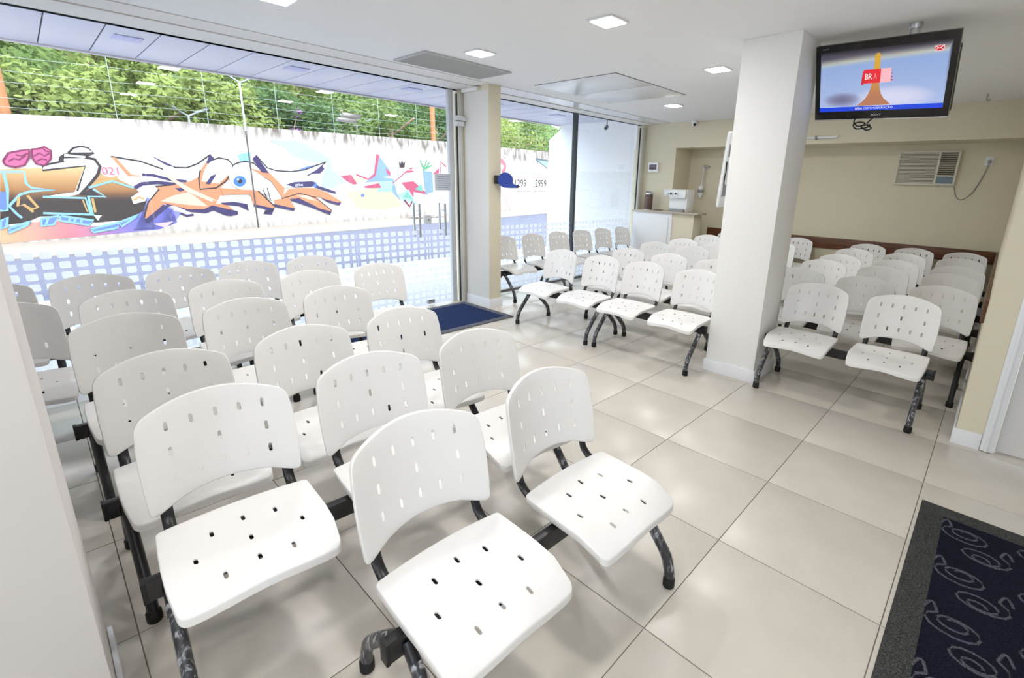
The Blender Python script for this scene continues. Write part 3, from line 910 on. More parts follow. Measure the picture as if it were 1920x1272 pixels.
def paint_col(key, u, v):
    if key == 'brown':
        if v > 1.0:
            c = lerp((176, 118, 66), (240, 196, 138), (v - 1.0) / 0.5)
        else:
            c = lerp((58, 44, 42), (176, 118, 66), (v - 0.8) / 0.2)
    elif key == 'splash':
        c = lerp((248, 190, 150), (240, 140, 150), u / 1.0) if u < 1.0 else lerp((240, 140, 150), (130, 128, 220), (u - 1.0) / 1.3)
    else:
        c = PAL[key]
    return tuple(x * 0.50 for x in srgb(*c)[:3]) + (1,)

def paint_mesh(name, verts, faces, cols, material):
    me = bpy.data.meshes.new(name)
    me.from_pydata(verts, [], faces)
    a = me.color_attributes.new('paint', 'FLOAT_COLOR', 'POINT')
    for k, c in enumerate(cols):
        a.data[k].color = c
    me.materials.append(material)
    return me

class Painter:
    # collects flat paint shapes in one mesh; every later coat lies a hair in front
    def __init__(self, d0=0.004, step=0.0005):
        self.v, self.f, self.c, self.d, self.step = [], [], [], d0, step
    def poly(self, pts, colfn):
        base = len(self.v)
        self.v += [(x, -self.d, z) for x, z in pts]
        self.c += [colfn(x, z) for x, z in pts]
        self.f.append(tuple(range(base, base + len(pts))))
        self.d += self.step
    def grid(self, pts, colfn, st=0.12):
        xs, zs = [p[0] for p in pts], [p[1] for p in pts]
        P = [Vector(p) for p in pts]
        n = len(P)
        x = min(xs) + st * 0.37
        while x < max(xs):
            z = min(zs) + st * 0.41
            while z < max(zs):
                P.append(Vector((x, z)))
                z += st
            x += st
        vo, eo, fo = delaunay_2d_cdt(P, [(k, (k + 1) % n) for k in range(n)], [], 2, 1e-5)[:3]
        def inside(p):
            c = False
            for k in range(n):
                (x0, y0), (x1, y1) = pts[k - 1], pts[k]
                if (y0 > p.y) != (y1 > p.y) and p.x < (x1 - x0) * (p.y - y0) / (y1 - y0) + x0:
                    c = not c
            return c
        fo = [t for t in fo if inside(sum((vo[i] for i in t), Vector((0, 0))) / len(t))]
        base = len(self.v)
        self.v += [(p.x, -self.d, p.y) for p in vo]
        self.c += [colfn(p.x, p.y) for p in vo]
        self.f += [tuple(base + i for i in t) for t in fo]
        self.d += self.step
    def stroke(self, pts, w, colfn):
        n = len(pts)
        L, Rr = [], []
        for k in range(n):
            a, b = Vector(pts[max(k - 1, 0)]), Vector(pts[min(k + 1, n - 1)])
            t = (b - a)
            t = t.normalized() if t.length > 1e-6 else Vector((1, 0))
            nn = Vector((-t.y, t.x)) * w / 2
            p = Vector(pts[k])
            L.append(p + nn)
            Rr.append(p - nn)
        base = len(self.v)
        for a, b in zip(L, Rr):
            self.v += [(a.x, -self.d, a.y), (b.x, -self.d, b.y)]
            self.c += [colfn(a.x, a.y), colfn(b.x, b.y)]
        for k in range(n - 1):
            i = base + 2 * k
            self.f.append((i, i + 1, i + 3, i + 2))
        self.d += self.step
    def text(self, s, cx, cz, height, colfn, width=None, bold=0.0):
        me = text_mesh(s, 1.0, 0, bold)
        xs = [v.co.x for v in me.vertices]
        ys = [v.co.y for v in me.vertices]
        k = height / (max(ys) - min(ys))
        kx = k if width is None else width / (max(xs) - min(xs))
        mx, my = (max(xs) + min(xs)) / 2, (max(ys) + min(ys)) / 2
        base = len(self.v)
        for v in me.vertices:
            p = (cx + (v.co.x - mx) * kx, cz + (v.co.y - my) * k)
            self.v.append((p[0], -self.d, p[1]))
            self.c.append(colfn(*p))
        for p in me.polygons:
            self.f.append(tuple(base + i for i in p.vertices))
        self.d += self.step
    def mesh(self, name, material):
        return paint_mesh(name, self.v, self.f, self.c, material)

cur = None
for kind, key, pts in GRAF:
    if kind == 'g':
        if cur:
            obj('graffiti_lettering', cur.mesh('graffiti_lettering', PAINT), sw)
        cur = Painter()
        continue
    cf = lambda u, v, key=key: paint_col(key, u, v)
    if kind == 'p':
        if key in ('brown', 'splash'):
            cur.grid(pts, cf)
        else:
            cur.poly(pts, cf)
    elif kind[0] == 's':
        cur.stroke(pts, float(kind[1:]), cf)
    elif kind[0] == 't':
        a, b, t = pts
        cur.text(kind[1:], (a[0] + b[0]) / 2, (a[1] + t[1]) / 2, abs(t[1] - a[1]), cf, width=abs(b[0] - a[0]))
obj('graffiti_lettering', cur.mesh('graffiti_lettering', PAINT), sw)

# wire fence on top of the wall
random.seed(3)
fe = thing('wire_fence', 'thin wire security fence strung along the top of the street wall', 'fence', WA, (0, 0, WROT))
WIRE = mat('galvanised_wire', (150, 158, 154), 0.5)
def wtop(u):
    for (a, za), (b, zb) in zip(top[:-1], top[1:]):
        if a <= u <= b:
            return za + (zb - za) * (u - a) / (b - a)
    return top[-1][1]
for h in (0.12, 0.32, 0.62, 0.85, 1.15, 1.5):
    path = [(u, 0.12, wtop(u) + h + 0.02 * math.sin(u * 1.7 + h * 9)) for u in [x * 1.5 - 8 for x in range(28)]]
    obj('wire', tube_mesh('wire', path, 0.0045, WIRE, seg=5), fe)
for u in [x * 2.1 - 6 for x in range(16)]:
    obj('post', tube_mesh('post', [(u, 0.12, wtop(u) - 0.02), (u, 0.12, wtop(u) + 1.55)], 0.007, WIRE, seg=6), fe)

# street lamps
WPOLE = mat('pale_pole', (170, 174, 178), 0.5)
def ylamp(label, u, y, z0, z1, arm, r, split=None):
    t = thing('street_lamp', label, 'street lamp', WA, (0, 0, WROT))
    if split:
        obj('pole_base', tube_mesh('pole_base', [(u, y, z0), (u, y, split)], r * 0.8, mat('dark_pole', (70, 60, 60), 0.7), seg=8), t)
    obj('pole', tube_mesh('pole', [(u, y, split or z0), (u, y, z1)], r, WPOLE, seg=8), t)
    for s in (-1, 1):
        a = obj('arm', tube_mesh('arm', [(u, y, z1), (u + s * arm * 0.45, y, z1 + arm * 0.22)], r * 0.8, WPOLE, seg=6), t)
        bm = bmesh.new()
        add_box(bm, (-arm * 0.34, -0.07, -0.03), (arm * 0.34, 0.07, 0.03), 0.02, Matrix.Rotation(-s * R(22), 3, 'Y'))
        bmesh.ops.translate(bm, verts=bm.verts, vec=(u + s * arm * 0.62, y, z1 + arm * 0.32))
        obj('lamp_head', finish(bm, 'lamp_head', WPOLE), a)
ylamp('tall pale street lamp with two heads in front of the graffiti wall', 5.36, -0.15, -0.14, 4.05, 0.8, 0.026, 2.72)
ylamp('short pale double street lamp peeking over the wall left of the tall one', 4.35, 0.8, -0.1, 3.05, 0.62, 0.03)
ylamp('short pale double street lamp peeking over the wall near the glass doors', 10.3, 0.8, -0.1, 3.42, 0.75, 0.035)
ORPOLE = mat('orange_pole', (168, 108, 66), 0.7)
for u, lab in ((14.3, 'orange wooden pole behind the wall near the glass doors'), (0.42, 'orange pole behind the street wall at far left')):
    p = tag(obj('utility_pole', tube_mesh('utility_pole', [(0, 0, -0.2), (0, 0, 7.0)], 0.11, ORPOLE, seg=10), None, WA + Vector((-0.265 * u - 0.6, 0.964 * u, 0))), lab, 'pole')
# rubble heap at the wall foot
random.seed(9)
rb = thing('rubble_heap', 'small heap of broken slabs against the graffiti wall', 'rubble', WA, (0, 0, WROT))
for k in range(9):
    bm = bmesh.new()
    s = random.uniform(0.12, 0.3)
    add_box(bm, (-s, -0.15, -0.03), (s, 0.15, 0.03), 0.01, Matrix.Rotation(random.uniform(-.5, .5), 3, 'Y') @ Matrix.Rotation(random.uniform(-1, 1), 3, 'Z'))
    bmesh.ops.translate(bm, verts=bm.verts, vec=(12.6 + random.uniform(-.9, .9), -0.5 + random.uniform(-.3, .3), -0.05 + random.uniform(0, .18)))
    obj('slab', finish(bm, 'slab', mat('broken_concrete', (200, 192, 186), 0.9)), rb)

# hillside and trees behind the wall
bm = bmesh.new()
nx, ny = 14, 40
gridv = [[bm.verts.new((-12 + 68 * j / ny, 0.6 + 26 * i / nx, 0.8 + 0.50 * 26 * i / nx + 0.5 * math.sin(j * 1.3 + i))) for j in range(ny + 1)] for i in range(nx + 1)]
for i in range(nx):
    for j in range(ny):
        bm.faces.new((gridv[i][j], gridv[i][j + 1], gridv[i + 1][j + 1], gridv[i + 1][j]))
struct('hillside', finish(bm, 'hillside', mat('undergrowth', (78, 104, 44), 0.95, var=0.5, vscale=1.2)), WA, (0, 0, WROT))
LEAVES = [leaf_mat('leaf_bright', (112, 132, 70), (172, 180, 110)), leaf_mat('leaf_mid', (86, 112, 62), (144, 158, 98)), leaf_mat('leaf_deep', (64, 92, 58), (114, 136, 88))]
BARK = mat('bark', (150, 128, 104), 0.9, var=0.2, vscale=10)
FLOWER = leaf_mat('flower_purple', (176, 110, 190), (214, 160, 216))

def leaf_cloud(bm, centers, n, size, rnd):
    for k in range(n):
        c, r = rnd.choice(centers)
        d = Vector((rnd.gauss(0, 1), rnd.gauss(0, 1), rnd.gauss(0, 1))).normalized()
        p = c + d * r * (0.55 + 0.5 * rnd.random())
        a = Vector((rnd.gauss(0, 1), rnd.gauss(0, 1), rnd.gauss(0, 0.6))).normalized()
        b = a.cross(d)
        if b.length < 1e-3:
            continue
        b.normalize()
        s = size * rnd.uniform(0.6, 1.3)
        q = [p - a * s, p + b * s * 0.45, p + a * s, p - b * s * 0.45]
        bm.faces.new([bm.verts.new(x) for x in q])

def tree(label, u, y, height, rad, lm, seed, n=5200):
    rnd = random.Random(seed)
    zb = 0.8 + 0.5 * (y - 0.6) - 0.2
    t = thing('leafy_tree', label, 'tree', WA + Matrix.Rotation(WROT, 3, 'Z') @ Vector((u, y, zb)), (0, 0, WROT), 'trees on the hillside')
    bm = bmesh.new()
    lean = rnd.uniform(-.3, .3)
    add_tube(bm, [(0, 0, -0.3), (lean * .4, 0, height * .4), (lean, 0, height * .75)], 0.10, None, 7)
    for k in range(4):
        a = k * 1.6 + seed
        add_tube(bm, [(lean * .5, 0, height * (.35 + .08 * k)), (lean * .5 + math.cos(a) * rad * .6, math.sin(a) * rad * .6, height * (.6 + .07 * k))], 0.05, None, 5)
    obj('trunk', finish(bm, 'trunk', BARK), t)
    cs_ = []
    for k in range(11):
        a = rnd.uniform(0, 6.28)
        rr = rad * math.sqrt(rnd.random()) * 0.85
        cs_.append((Vector((math.cos(a) * rr, math.sin(a) * rr, height * (0.45 + 0.5 * rnd.random()))), rad * rnd.uniform(0.32, 0.5)))
    bm = bmesh.new()
    leaf_cloud(bm, cs_, n, 0.10, rnd)
    obj('foliage', finish(bm, 'foliage', lm), t)
    return t
rnd = random.Random(5)
spots = [(-3.5, 2.2, 3.0, 1.7, 1), (-0.8, 1.8, 2.6, 1.5, 0), (1.5, 2.0, 2.5, 1.5, 0), (3.7, 1.9, 2.7, 1.5, 0), (5.9, 2.1, 3.0, 1.7, 0), (8.3, 1.9, 2.9, 1.6, 2), (10.8, 2.2, 3.2, 1.8, 1), (13.6, 2.2, 3.4, 1.9, 1), (17, 2.4, 3.4, 2.0, 2), (20.5, 2.5, 3.6, 2.1, 0), (24.5, 2.5, 3.8, 2.3, 0), (29, 2.8, 4.0, 2.6, 1),
         (-2.0, 5.2, 3.4, 2.1, 0), (1.2, 5.0, 3.2, 2.0, 1), (4.4, 5.4, 3.4, 2.1, 0), (7.6, 5.2, 3.5, 2.2, 1), (11.2, 5.6, 3.8, 2.3, 0), (15.2, 5.8, 3.8, 2.5, 2), (19.5, 6, 4.2, 2.7, 1), (24, 6.2, 4.4, 2.9, 0), (30, 6.5, 4.6, 3.2, 1),
         (0.0, 9.0, 4.0, 2.8, 1), (5.5, 9.2, 4.0, 2.9, 0), (11, 9.5, 4.4, 3.1, 1), (17.5, 10, 4.6, 3.4, 0), (25, 10.5, 5, 3.8, 1)]
kindname = ['bright yellow-green leafy tree', 'mid-green leafy tree', 'deep green leafy tree']
rowname = ['right behind the graffiti wall', 'halfway up the hillside', 'high on the hillside']
for k, (u, y, h, r_, li) in enumerate(spots):
    row = 0 if y < 4 else (1 if y < 8 else 2)
    nth = ['first', 'second', 'third', 'fourth', 'fifth', 'sixth', 'seventh', 'eighth', 'ninth', 'tenth', 'eleventh', 'twelfth'][k - (0, 12, 21)[row]]
    where_old = ('seen at the far left' if u < 0.5 else 'left of the tall street lamp' if u < 5 else 'right of the tall street lamp' if u < 9.5 else 'above the glass doors' if u < 16 else 'seen right of the cream column')
    tree('%s %s, %s' % (kindname[li], rowname[row], nth + ' from the left in its row'), u, y, h, r_, LEAVES[li], 100 + k)
fb = thing('flowering_shrub', 'purple flowering shrub peeking above the graffiti wall', 'shrub', WA + Matrix.Rotation(WROT, 3, 'Z') @ Vector((7.6, 1.0, 2.6)), (0, 0, WROT))
bm = bmesh.new()
leaf_cloud(bm, [(Vector((-.4, 0, .2)), .22), (Vector((.25, 0, .3)), .25), (Vector((.3, 0, 1.0)), .2)], 260, 0.06, random.Random(4))
obj('blossom', finish(bm, 'blossom', FLOWER), fb)
bm = bmesh.new()
add_tube(bm, [(0, 0, -2.2), (0, 0, 0.1)], 0.03, None, 6)
add_tube(bm, [(0, 0, 0.0), (.3, 0, 0.9)], 0.02, None, 6)
add_tube(bm, [(0, 0, 0.0), (-.4, 0, 0.2)], 0.02, None, 6)
obj('stem', finish(bm, 'stem', BARK), fb)

# canopy over the pavement, clad with square panels
CZ = 2.62
cn = struct('canopy', box_mesh('canopy', (-5.70, -6, CZ + 0.012), (XG - 0.09, 9, CZ + 0.30), mat('canopy_core', (92, 92, 100), 0.7)), label='cantilevered canopy over the pavement')
CPAN = mat('canopy_panel', (198, 198, 212), 0.35)
y = -1.82 - 0.352 * 9
k = 0
panel_me = box_mesh('canopy_panel', (-1.05, -0.171, -0.004), (0.85, 0.171, 0.010), CPAN, 0.002)
while y < 8.6:
    obj('canopy_panel', panel_me, cn, (-4.66, y + 0.176, CZ))
    if k in (11, 15, 19, 23, 27):
        obj('soffit_lamp', box_mesh('soffit_lamp', (-0.11, -0.10, -0.012), (0.11, 0.10, -0.004), mat('unlit_diffuser', (180, 178, 214), 0.4), 0.002), cn, (-4.75, y + 0.176, CZ))
    y += 0.352
    k += 1
obj('fascia', box_mesh('fascia', (-5.78, -6, CZ - 0.02), (-5.72, 9, CZ + 0.34), mat('fascia', (196, 186, 192), 0.5), 0.004), cn)

# white neighbouring side wall with a sloping top corner
pts = [(-3.83, -0.05), (-3.83, 2.63), (-5.52, 2.63), (-5.97, 2.34), (-5.97, -0.05)]
nm = struct('wall_neighbour', prism_mesh('wall_neighbour', pts, 5.80, 5.95, mat('bright_white_render', (244, 243, 243), 0.8)))
obj('rough_dado', box_mesh('rough_dado', (-5.965, 5.785, -0.05), (-3.835, 5.7995, 1.72), mat('rough_white_render', (236, 235, 235), 0.9, var=0.12, vscale=40, bump=1.0, bscale=40)), nm)
scam = thing('security_camera', 'small dark security camera under the canopy on the white side wall', 'camera', (-4.35, 5.60, 2.50))
obj('body', tube_mesh('body', [(0, 0, 0), (0.05, -0.10, -0.04)], 0.03, DARKMETAL), scam)
obj('bracket', tube_mesh('bracket', [(0, 0, 0.01), (0, 0.0, 0.118)], 0.01, GREYP), scam)

# ================================================================== BENCHES
def capsule(cx, cy, w, l, along_x, n=5):
    # slot outline, long axis along x or y, clockwise-agnostic
    r = w / 2
    h = l / 2 - r
    pts = []
    for k in range(n):
        a = -math.pi / 2 + math.pi * k / (n - 1)
        pts.append((h + r * math.cos(a), r * math.sin(a)))
    for k in range(n):
        a = math.pi / 2 + math.pi * k / (n - 1)
        pts.append((-h + r * math.cos(a), r * math.sin(a)))
    return [(cx + a, cy + b) if along_x else (cx - b, cy + a) for a, b in pts]

def round_corner(p0, p1, p2, rad, n=5):
    p0, p1, p2 = Vector(p0), Vector(p1), Vector(p2)
    a, b = p1 + (p0 - p1).normalized() * rad, p1 + (p2 - p1).normalized() * rad
    return [tuple(a * (1 - t) ** 2 + p1 * 2 * t * (1 - t) + b * t * t) for t in [k / (n - 1) for k in range(n)]]

def plate(name, outer, holes, st, f3, nd, thick, skirt, material):
    P, E = [], []
    area = sum(outer[k][0] * outer[(k + 1) % len(outer)][1] - outer[(k + 1) % len(outer)][0] * outer[k][1] for k in range(len(outer)))
    if area < 0:
        outer = outer[::-1]
    for loop in [outer] + holes:
        b = len(P)
        P += [Vector(p) for p in loop]
        E += [(b + k, b + (k + 1) % len(loop)) for k in range(len(loop))]
    no = len(outer)
    fixed = list(P)
    xs, ys = [p.x for p in fixed], [p.y for p in fixed]
    x = min(xs) + st / 2
    while x < max(xs):
        y = min(ys) + st / 2
        while y < max(ys):
            q = Vector((x, y))
            if min((q - p).length for p in fixed) > st * 0.45:
                P.append(q)
            y += st
        x += st
    vo, eo, fo, ov, oe, of = delaunay_2d_cdt(P, E, [], 2, 1e-6)
    def inside(p, poly):
        c = False
        for k in range(len(poly)):
            (x0, y0), (x1, y1) = poly[k - 1], poly[k]
            if (y0 > p.y) != (y1 > p.y) and p.x < (x1 - x0) * (p.y - y0) / (y1 - y0) + x0:
                c = not c
        return c
    cen = lambda t: sum((vo[i] for i in t), Vector((0, 0))) / len(t)
    fo = [t for t in fo if inside(cen(t), outer) and not any(inside(cen(t), h) for h in holes)]
    T = [f3(v) for v in vo]
    D = nd
    bm = bmesh.new()
    tv = [bm.verts.new(p) for p in T]
    bv = [bm.verts.new(p + D * thick) for p in T]
    ec = {}
    for t in fo:
        t = list(t)
        bm.faces.new([tv[i] for i in t])
        bm.faces.new([bv[i] for i in reversed(t)])
        for k in range(len(t)):
            ec[(t[k], t[(k + 1) % len(t)])] = 1
    outer_new = {}
    for i, src in enumerate(ov):
        for s in src:
            if s < no:
                outer_new[i] = s
    rings = {}
    def ring(i):
        if i not in rings:
            s = outer_new[i]
            a, b = Vector(outer[s - 1]), Vector(outer[(s + 1) % no])
            t = (b - a).normalized()
            nn = Vector((t.y, -t.x))
            e = (f3(vo[i] + nn * 1e-3) - f3(vo[i]))
            e.normalize()
            p = T[i]
            rings[i] = [tv[i]] + [bm.verts.new(p + e * o + D * d) for o, d in ((0.0022, 0.0006), (0.0038, 0.0022), (0.0045, 0.005), (0.0045, skirt - 0.001), (0.0035, skirt), (0.0, skirt))] + [bv[i]]
        return rings[i]
    for (a, b) in list(ec):
        if (b, a) in ec:
            continue
        if a in outer_new and b in outer_new:
            ra, rb = ring(a), ring(b)
            for k in range(len(ra) - 1):
                bm.faces.new((rb[k], ra[k], ra[k + 1], rb[k + 1]))
        else:
            bm.faces.new((tv[b], tv[a], bv[a], bv[b]))
    bmesh.ops.recalc_face_normals(bm, faces=bm.faces)
    return finish(bm, name, material, 50)

# ---- seat shell (x forward, y sideways; origin on the floor under the leg centre)
SB, SF, SW = -0.118, 0.232, 0.212
def seat_outline():
    n = 9
    back = [(SB - 0.016 * (1 - (2 * k / (n - 1) - 1) ** 2), SW - 2 * SW * k / (n - 1)) for k in range(n)]
    front = [(SF + 0.010 * (1 - (2 * k / (n - 1) - 1) ** 2), -SW * .96 + 2 * SW * .96 * k / (n - 1)) for k in range(n)]
    pts = []
    c = round_corner((0.05, SW), back[0], back[1], 0.012, 4)
    pts += c + back[1:-1] + round_corner(back[-2], back[-1], (0.05, -SW), 0.012, 4)
    pts += [(-0.03, -SW - .003), (0.06, -SW - .004), (0.14, -SW - .002)]
    pts += round_corner((0.14, -SW), front[0], front[1], 0.022, 6) + front[1:-1] + round_corner(front[-2], front[-1], (0.14, SW), 0.022, 6)
    pts += [(0.14, SW + .002), (0.06, SW + .004), (-0.03, SW + .003)]
    return pts

def seat3(p):
    x, y = p[0], p[1]
    s = (x - SB) / (SF - SB)
    q = y / SW
    z = 0.420 - 0.006 * s
    z -= 0.012 * (1 - q * q) * math.sin(math.pi * max(0, min(1, s))) if abs(q) < 1 else 0
    if s > 0.62:
        z -= 0.034 * ((s - 0.62) / 0.38) ** 2 * (1 - 0.28 * math.cos(math.pi * q))
    if s < 0.2:
        z += 0.002 * ((0.2 - s) / 0.2) ** 2
    return Vector((x, y, z))

sh = [capsule(x, y, 0.011, 0.027, True) for x, y in ((-0.048, 0), (-0.026, 0.088), (-0.026, -0.088), (0.058, 0), (0.074, 0.142), (0.074, -0.142), (0.160, 0), (0.172, 0.088), (0.172, -0.088))]
SEAT_ME = plate('seat', seat_outline(), sh, 0.034, seat3, Vector((0, 0, -1)), 0.005, 0.026, PLASTIC)

# ---- backrest shell in (y, v)
BW = 0.2135
def back_outline():
    n = 11
    topc = [(BW * 0.985 - 2 * BW * 0.985 * k / (n - 1), 0.292 + 0.045 * (1 - (2 * k / (n - 1) - 1) ** 2)) for k in range(n)]
    bot = [(-BW + 2 * BW * k / (n - 1), 0.034 * (1 - abs(2 * k / (n - 1) - 1) ** 2.2)) for k in range(n)]
    pts = round_corner((BW, 0.2), topc[0], topc[1], 0.03, 6) + topc[1:-1] + round_corner(topc[-2], topc[-1], (-BW, 0.2), 0.03, 6)
    pts += [(-BW - .002, 0.22), (-BW - .004, 0.15), (-BW - .003, 0.08)]
    pts += round_corner((-BW, 0.08), bot[0], (-BW * .7, 0.012), 0.022, 5) + bot[2:-2] + round_corner((BW * .7, 0.012), bot[-1], (BW, 0.08), 0.022, 5)
    pts += [(BW + .003, 0.08), (BW + .004, 0.15), (BW + .002, 0.22)]
    return pts

def back3(p):
    y, v = p[0], p[1]
    q = y / BW
    bow = 0.058 * (1 - q * q)
    x = -0.160 - 0.17 * v - 0.10 * v * v - bow
    return Vector((x, y, 0.448 + v))
bh = [capsule(y, v, 0.011, 0.031, False) for v, ys in ((0.258, (-.136, -.068, 0, .068, .136)), (0.176, (-.136, 0, .136)), (0.094, (-.136, -.068, 0, .068, .136))) for y in ys]
BACK_ME = plate('backrest', back_outline(), bh, 0.034, back3, Vector((-0.985, 0, -0.17)), 0.005, 0.016, PLASTIC)

def bezier(p, n=8):
    # smooth a polyline with Catmull-Rom
    P = [Vector(q) for q in p]
    out = []
    for i in range(len(P) - 1):
        a, b, c, d = P[max(i - 1, 0)], P[i], P[i + 1], P[min(i + 2, len(P) - 1)]
        for k in range(n):
            t = k / n
            out.append(0.5 * ((2 * b) + (c - a) * t + (2 * a - 5 * b + 4 * c - d) * t * t + (3 * b - a - 3 * c + d) * t ** 3))
    out.append(P[-1])
    return out
FLEG = [(0.03, 0, 0.345), (0.11, 0, 0.258), (0.185, 0, 0.172), (0.222, 0, 0.122), (0.238, 0, 0.07), (0.242, 0, 0.03)]
RLEG = [(0.01, 0, 0.345), (-0.09, 0, 0.255), (-0.18, 0, 0.168), (-0.222, 0, 0.120), (-0.242, 0, 0.07), (-0.247, 0, 0.03)]
FLEG_ME = tube_mesh('leg', bezier(FLEG, 4), 0.017, STEEL_BLK, rb=0.021, seg=14)
RLEG_ME = tube_mesh('leg', bezier(RLEG, 4), 0.017, STEEL_BLK, rb=0.021, seg=14)
FWRAP_ME = tube_mesh('plastic_wrap', bezier(FLEG, 4)[2:-2], 0.0195, WRAP, rb=0.0235, seg=14)
RWRAP_ME = tube_mesh('plastic_wrap', bezier(RLEG, 4)[2:-2], 0.0195, WRAP, rb=0.0235, seg=14)
FOOT_ME = lathe_mesh('rubber_foot', [(0.020, 0.0), (0.0225, 0.004), (0.0225, 0.036), (0.019, 0.042)], RUBBER, 16)
POST_ME = tube_mesh('back_post', bezier([(0.0, 0, 0.388), (-0.09, 0, 0.388), (-0.145, 0, 0.394), (-0.184, 0, 0.420), (-0.198, 0, 0.455), (-0.210, 0, 0.50), (-0.218, 0, 0.53)], 4), 0.017, STEEL_BLK, rb=0.008, seg=12)
BRK_ME = box_mesh('seat_bracket', (-0.10, -0.11, 0.3775), (0.14, 0.11, 0.384), STEEL_BLK, 0.002)
CAP_ME = box_mesh('end_cap', (0.003, -0.006, 0.311), (0.037, 0.006, 0.379), BLACK_MATTE, 0.003)
BEAMS = {}

def bench(n, x, y, rz, label, group, pitch=None, wrap=True, ext=0.258):
    pitch = pitch or (0.552 if n == 2 else 0.525)
    half = (n - 1) / 2 * pitch + ext
    t = thing('waiting_bench', label, 'bench', (x, y, 0), (0, 0, R(rz)), group)
    key = (n, pitch, ext)
    if key not in BEAMS:
        BEAMS[key] = box_mesh('beam', (0.005, -half, 0.313), (0.035, half, 0.377), STEEL_BLK, 0.003)
    bmo = obj('beam', BEAMS[key], t)
    for s in (-1, 1):
        obj('end_cap', CAP_ME, bmo, (0, s * (half + 0.004), 0))
    lg = min(half - 0.03, half - ext + 0.208)
    for s in (-1, 1):
        for me, wme, fx in ((FLEG_ME, FWRAP_ME, 0.242), (RLEG_ME, RWRAP_ME, -0.247)):
            l = obj('leg', me, t, (0, s * lg, 0))
            obj('rubber_foot', FOOT_ME, l, (fx, 0, 0.0005))
            if wrap:
                obj('plastic_wrap', wme, l)
    for k in range(n):
        yc = (k - (n - 1) / 2) * pitch
        st = obj('seat', SEAT_ME, t, (0, yc, 0))
        obj('seat_bracket', BRK_ME, st)
        bk = obj('backrest', BACK_ME, t, (0, yc, 0))
        for s in (-1, 1):
            obj('back_post', POST_ME, bk, (0, s * 0.176, 0))
    return t

GB = 'benches in the left block facing away from the shop front'
GF = 'benches standing along the glass right of the column'
GM = 'benches in the middle block left of the pillar'
GR = 'benches in the right block behind the pillar'
# left block, facing +X
bench(2, 0.313, -0.855, -1.5, 'nearest white two-seat bench, alone at the front of the left block', GB)
bench(3, -0.30, -0.985, -3.5, 'white three-seat bench in the second row, right behind the nearest bench', GB)
bench(3, -0.868, -1.02, 0, 'white three-seat bench in the third row of the left block', GB, wrap=False)
bench(3, -1.645, -1.045, 0, 'white three-seat bench in the fourth row of the left block', GB, wrap=False)
bench(3, -2.30, -1.492, 0, 'white three-seat bench in the fifth row, partly hidden by the left wall', GB, 0.508, wrap=False)
bench(2, -2.32, -0.15, 0, 'white two-seat bench in the fifth row, beside the blue door mat', GB, wrap=False)
bench(3, -3.04, -1.588, 0, 'white three-seat bench against the glass at far left', GB, 0.493, wrap=False, ext=0.214)
bench(2, -3.06, -0.383, 0, 'white two-seat bench against the glass, left of the doors', GB, 0.505, wrap=False, ext=0.214)
# along the second glazed bay, facing +X
bench(2, -3.37, 2.72, 0, 'white two-seat bench by the glass right next to the cream column', GF)
bench(2, -3.37, 3.812, 0, 'white two-seat bench by the glass at the dark mullion', GF)
bench(2, -3.37, 4.904, 0, 'white two-seat bench by the glass nearest the counter', GF)
# middle block, facing the camera
bench(2, -1.94, 1.855, -90, 'white two-seat bench at the front left of the middle block', GM, ext=0.229)
bench(2, -0.895, 1.865, -90.5, 'white two-seat bench in the front row right beside the pillar', GM, ext=0.229)
bench(3, -1.31, 2.575, -90, 'white three-seat bench in the second row of the middle block', GM, wrap=False)
bench(3, -1.47, 3.42, -90, 'white three-seat bench in the third row of the middle block', GM, wrap=False)
bench(3, -1.45, 4.13, -90, 'white three-seat bench in the fourth row of the middle block', GM, wrap=False)
bench(3, -1.50, 5.00, -90, 'white three-seat bench in the fifth row of the middle block, near the counter', GM, wrap=False)
bench(3, -1.52, 5.88, -90, 'white three-seat bench in the last row, below the wall water filter', GM, wrap=False)
# right block
bench(2, 0.567, 2.045, -90, 'white two-seat bench at the front of the right block, below the television', GR)
bench(3, 0.48, 2.735, -90, 'white three-seat bench in the second row of the right block', GR, wrap=False)
bench(3, 0.475, 3.56, -90, 'white three-seat bench in the third row of the right block', GR, wrap=False)
bench(3, 0.48, 4.22, -90, 'white three-seat bench in the fourth row of the right block', GR, wrap=False)
bench(3, 0.455, 5.05, -90, 'white three-seat bench in the fifth row of the right block', GR, wrap=False)
bench(3, 0.455, 5.86, -90, 'white three-seat bench in the last row, against the brown wood rail', GR, wrap=False)

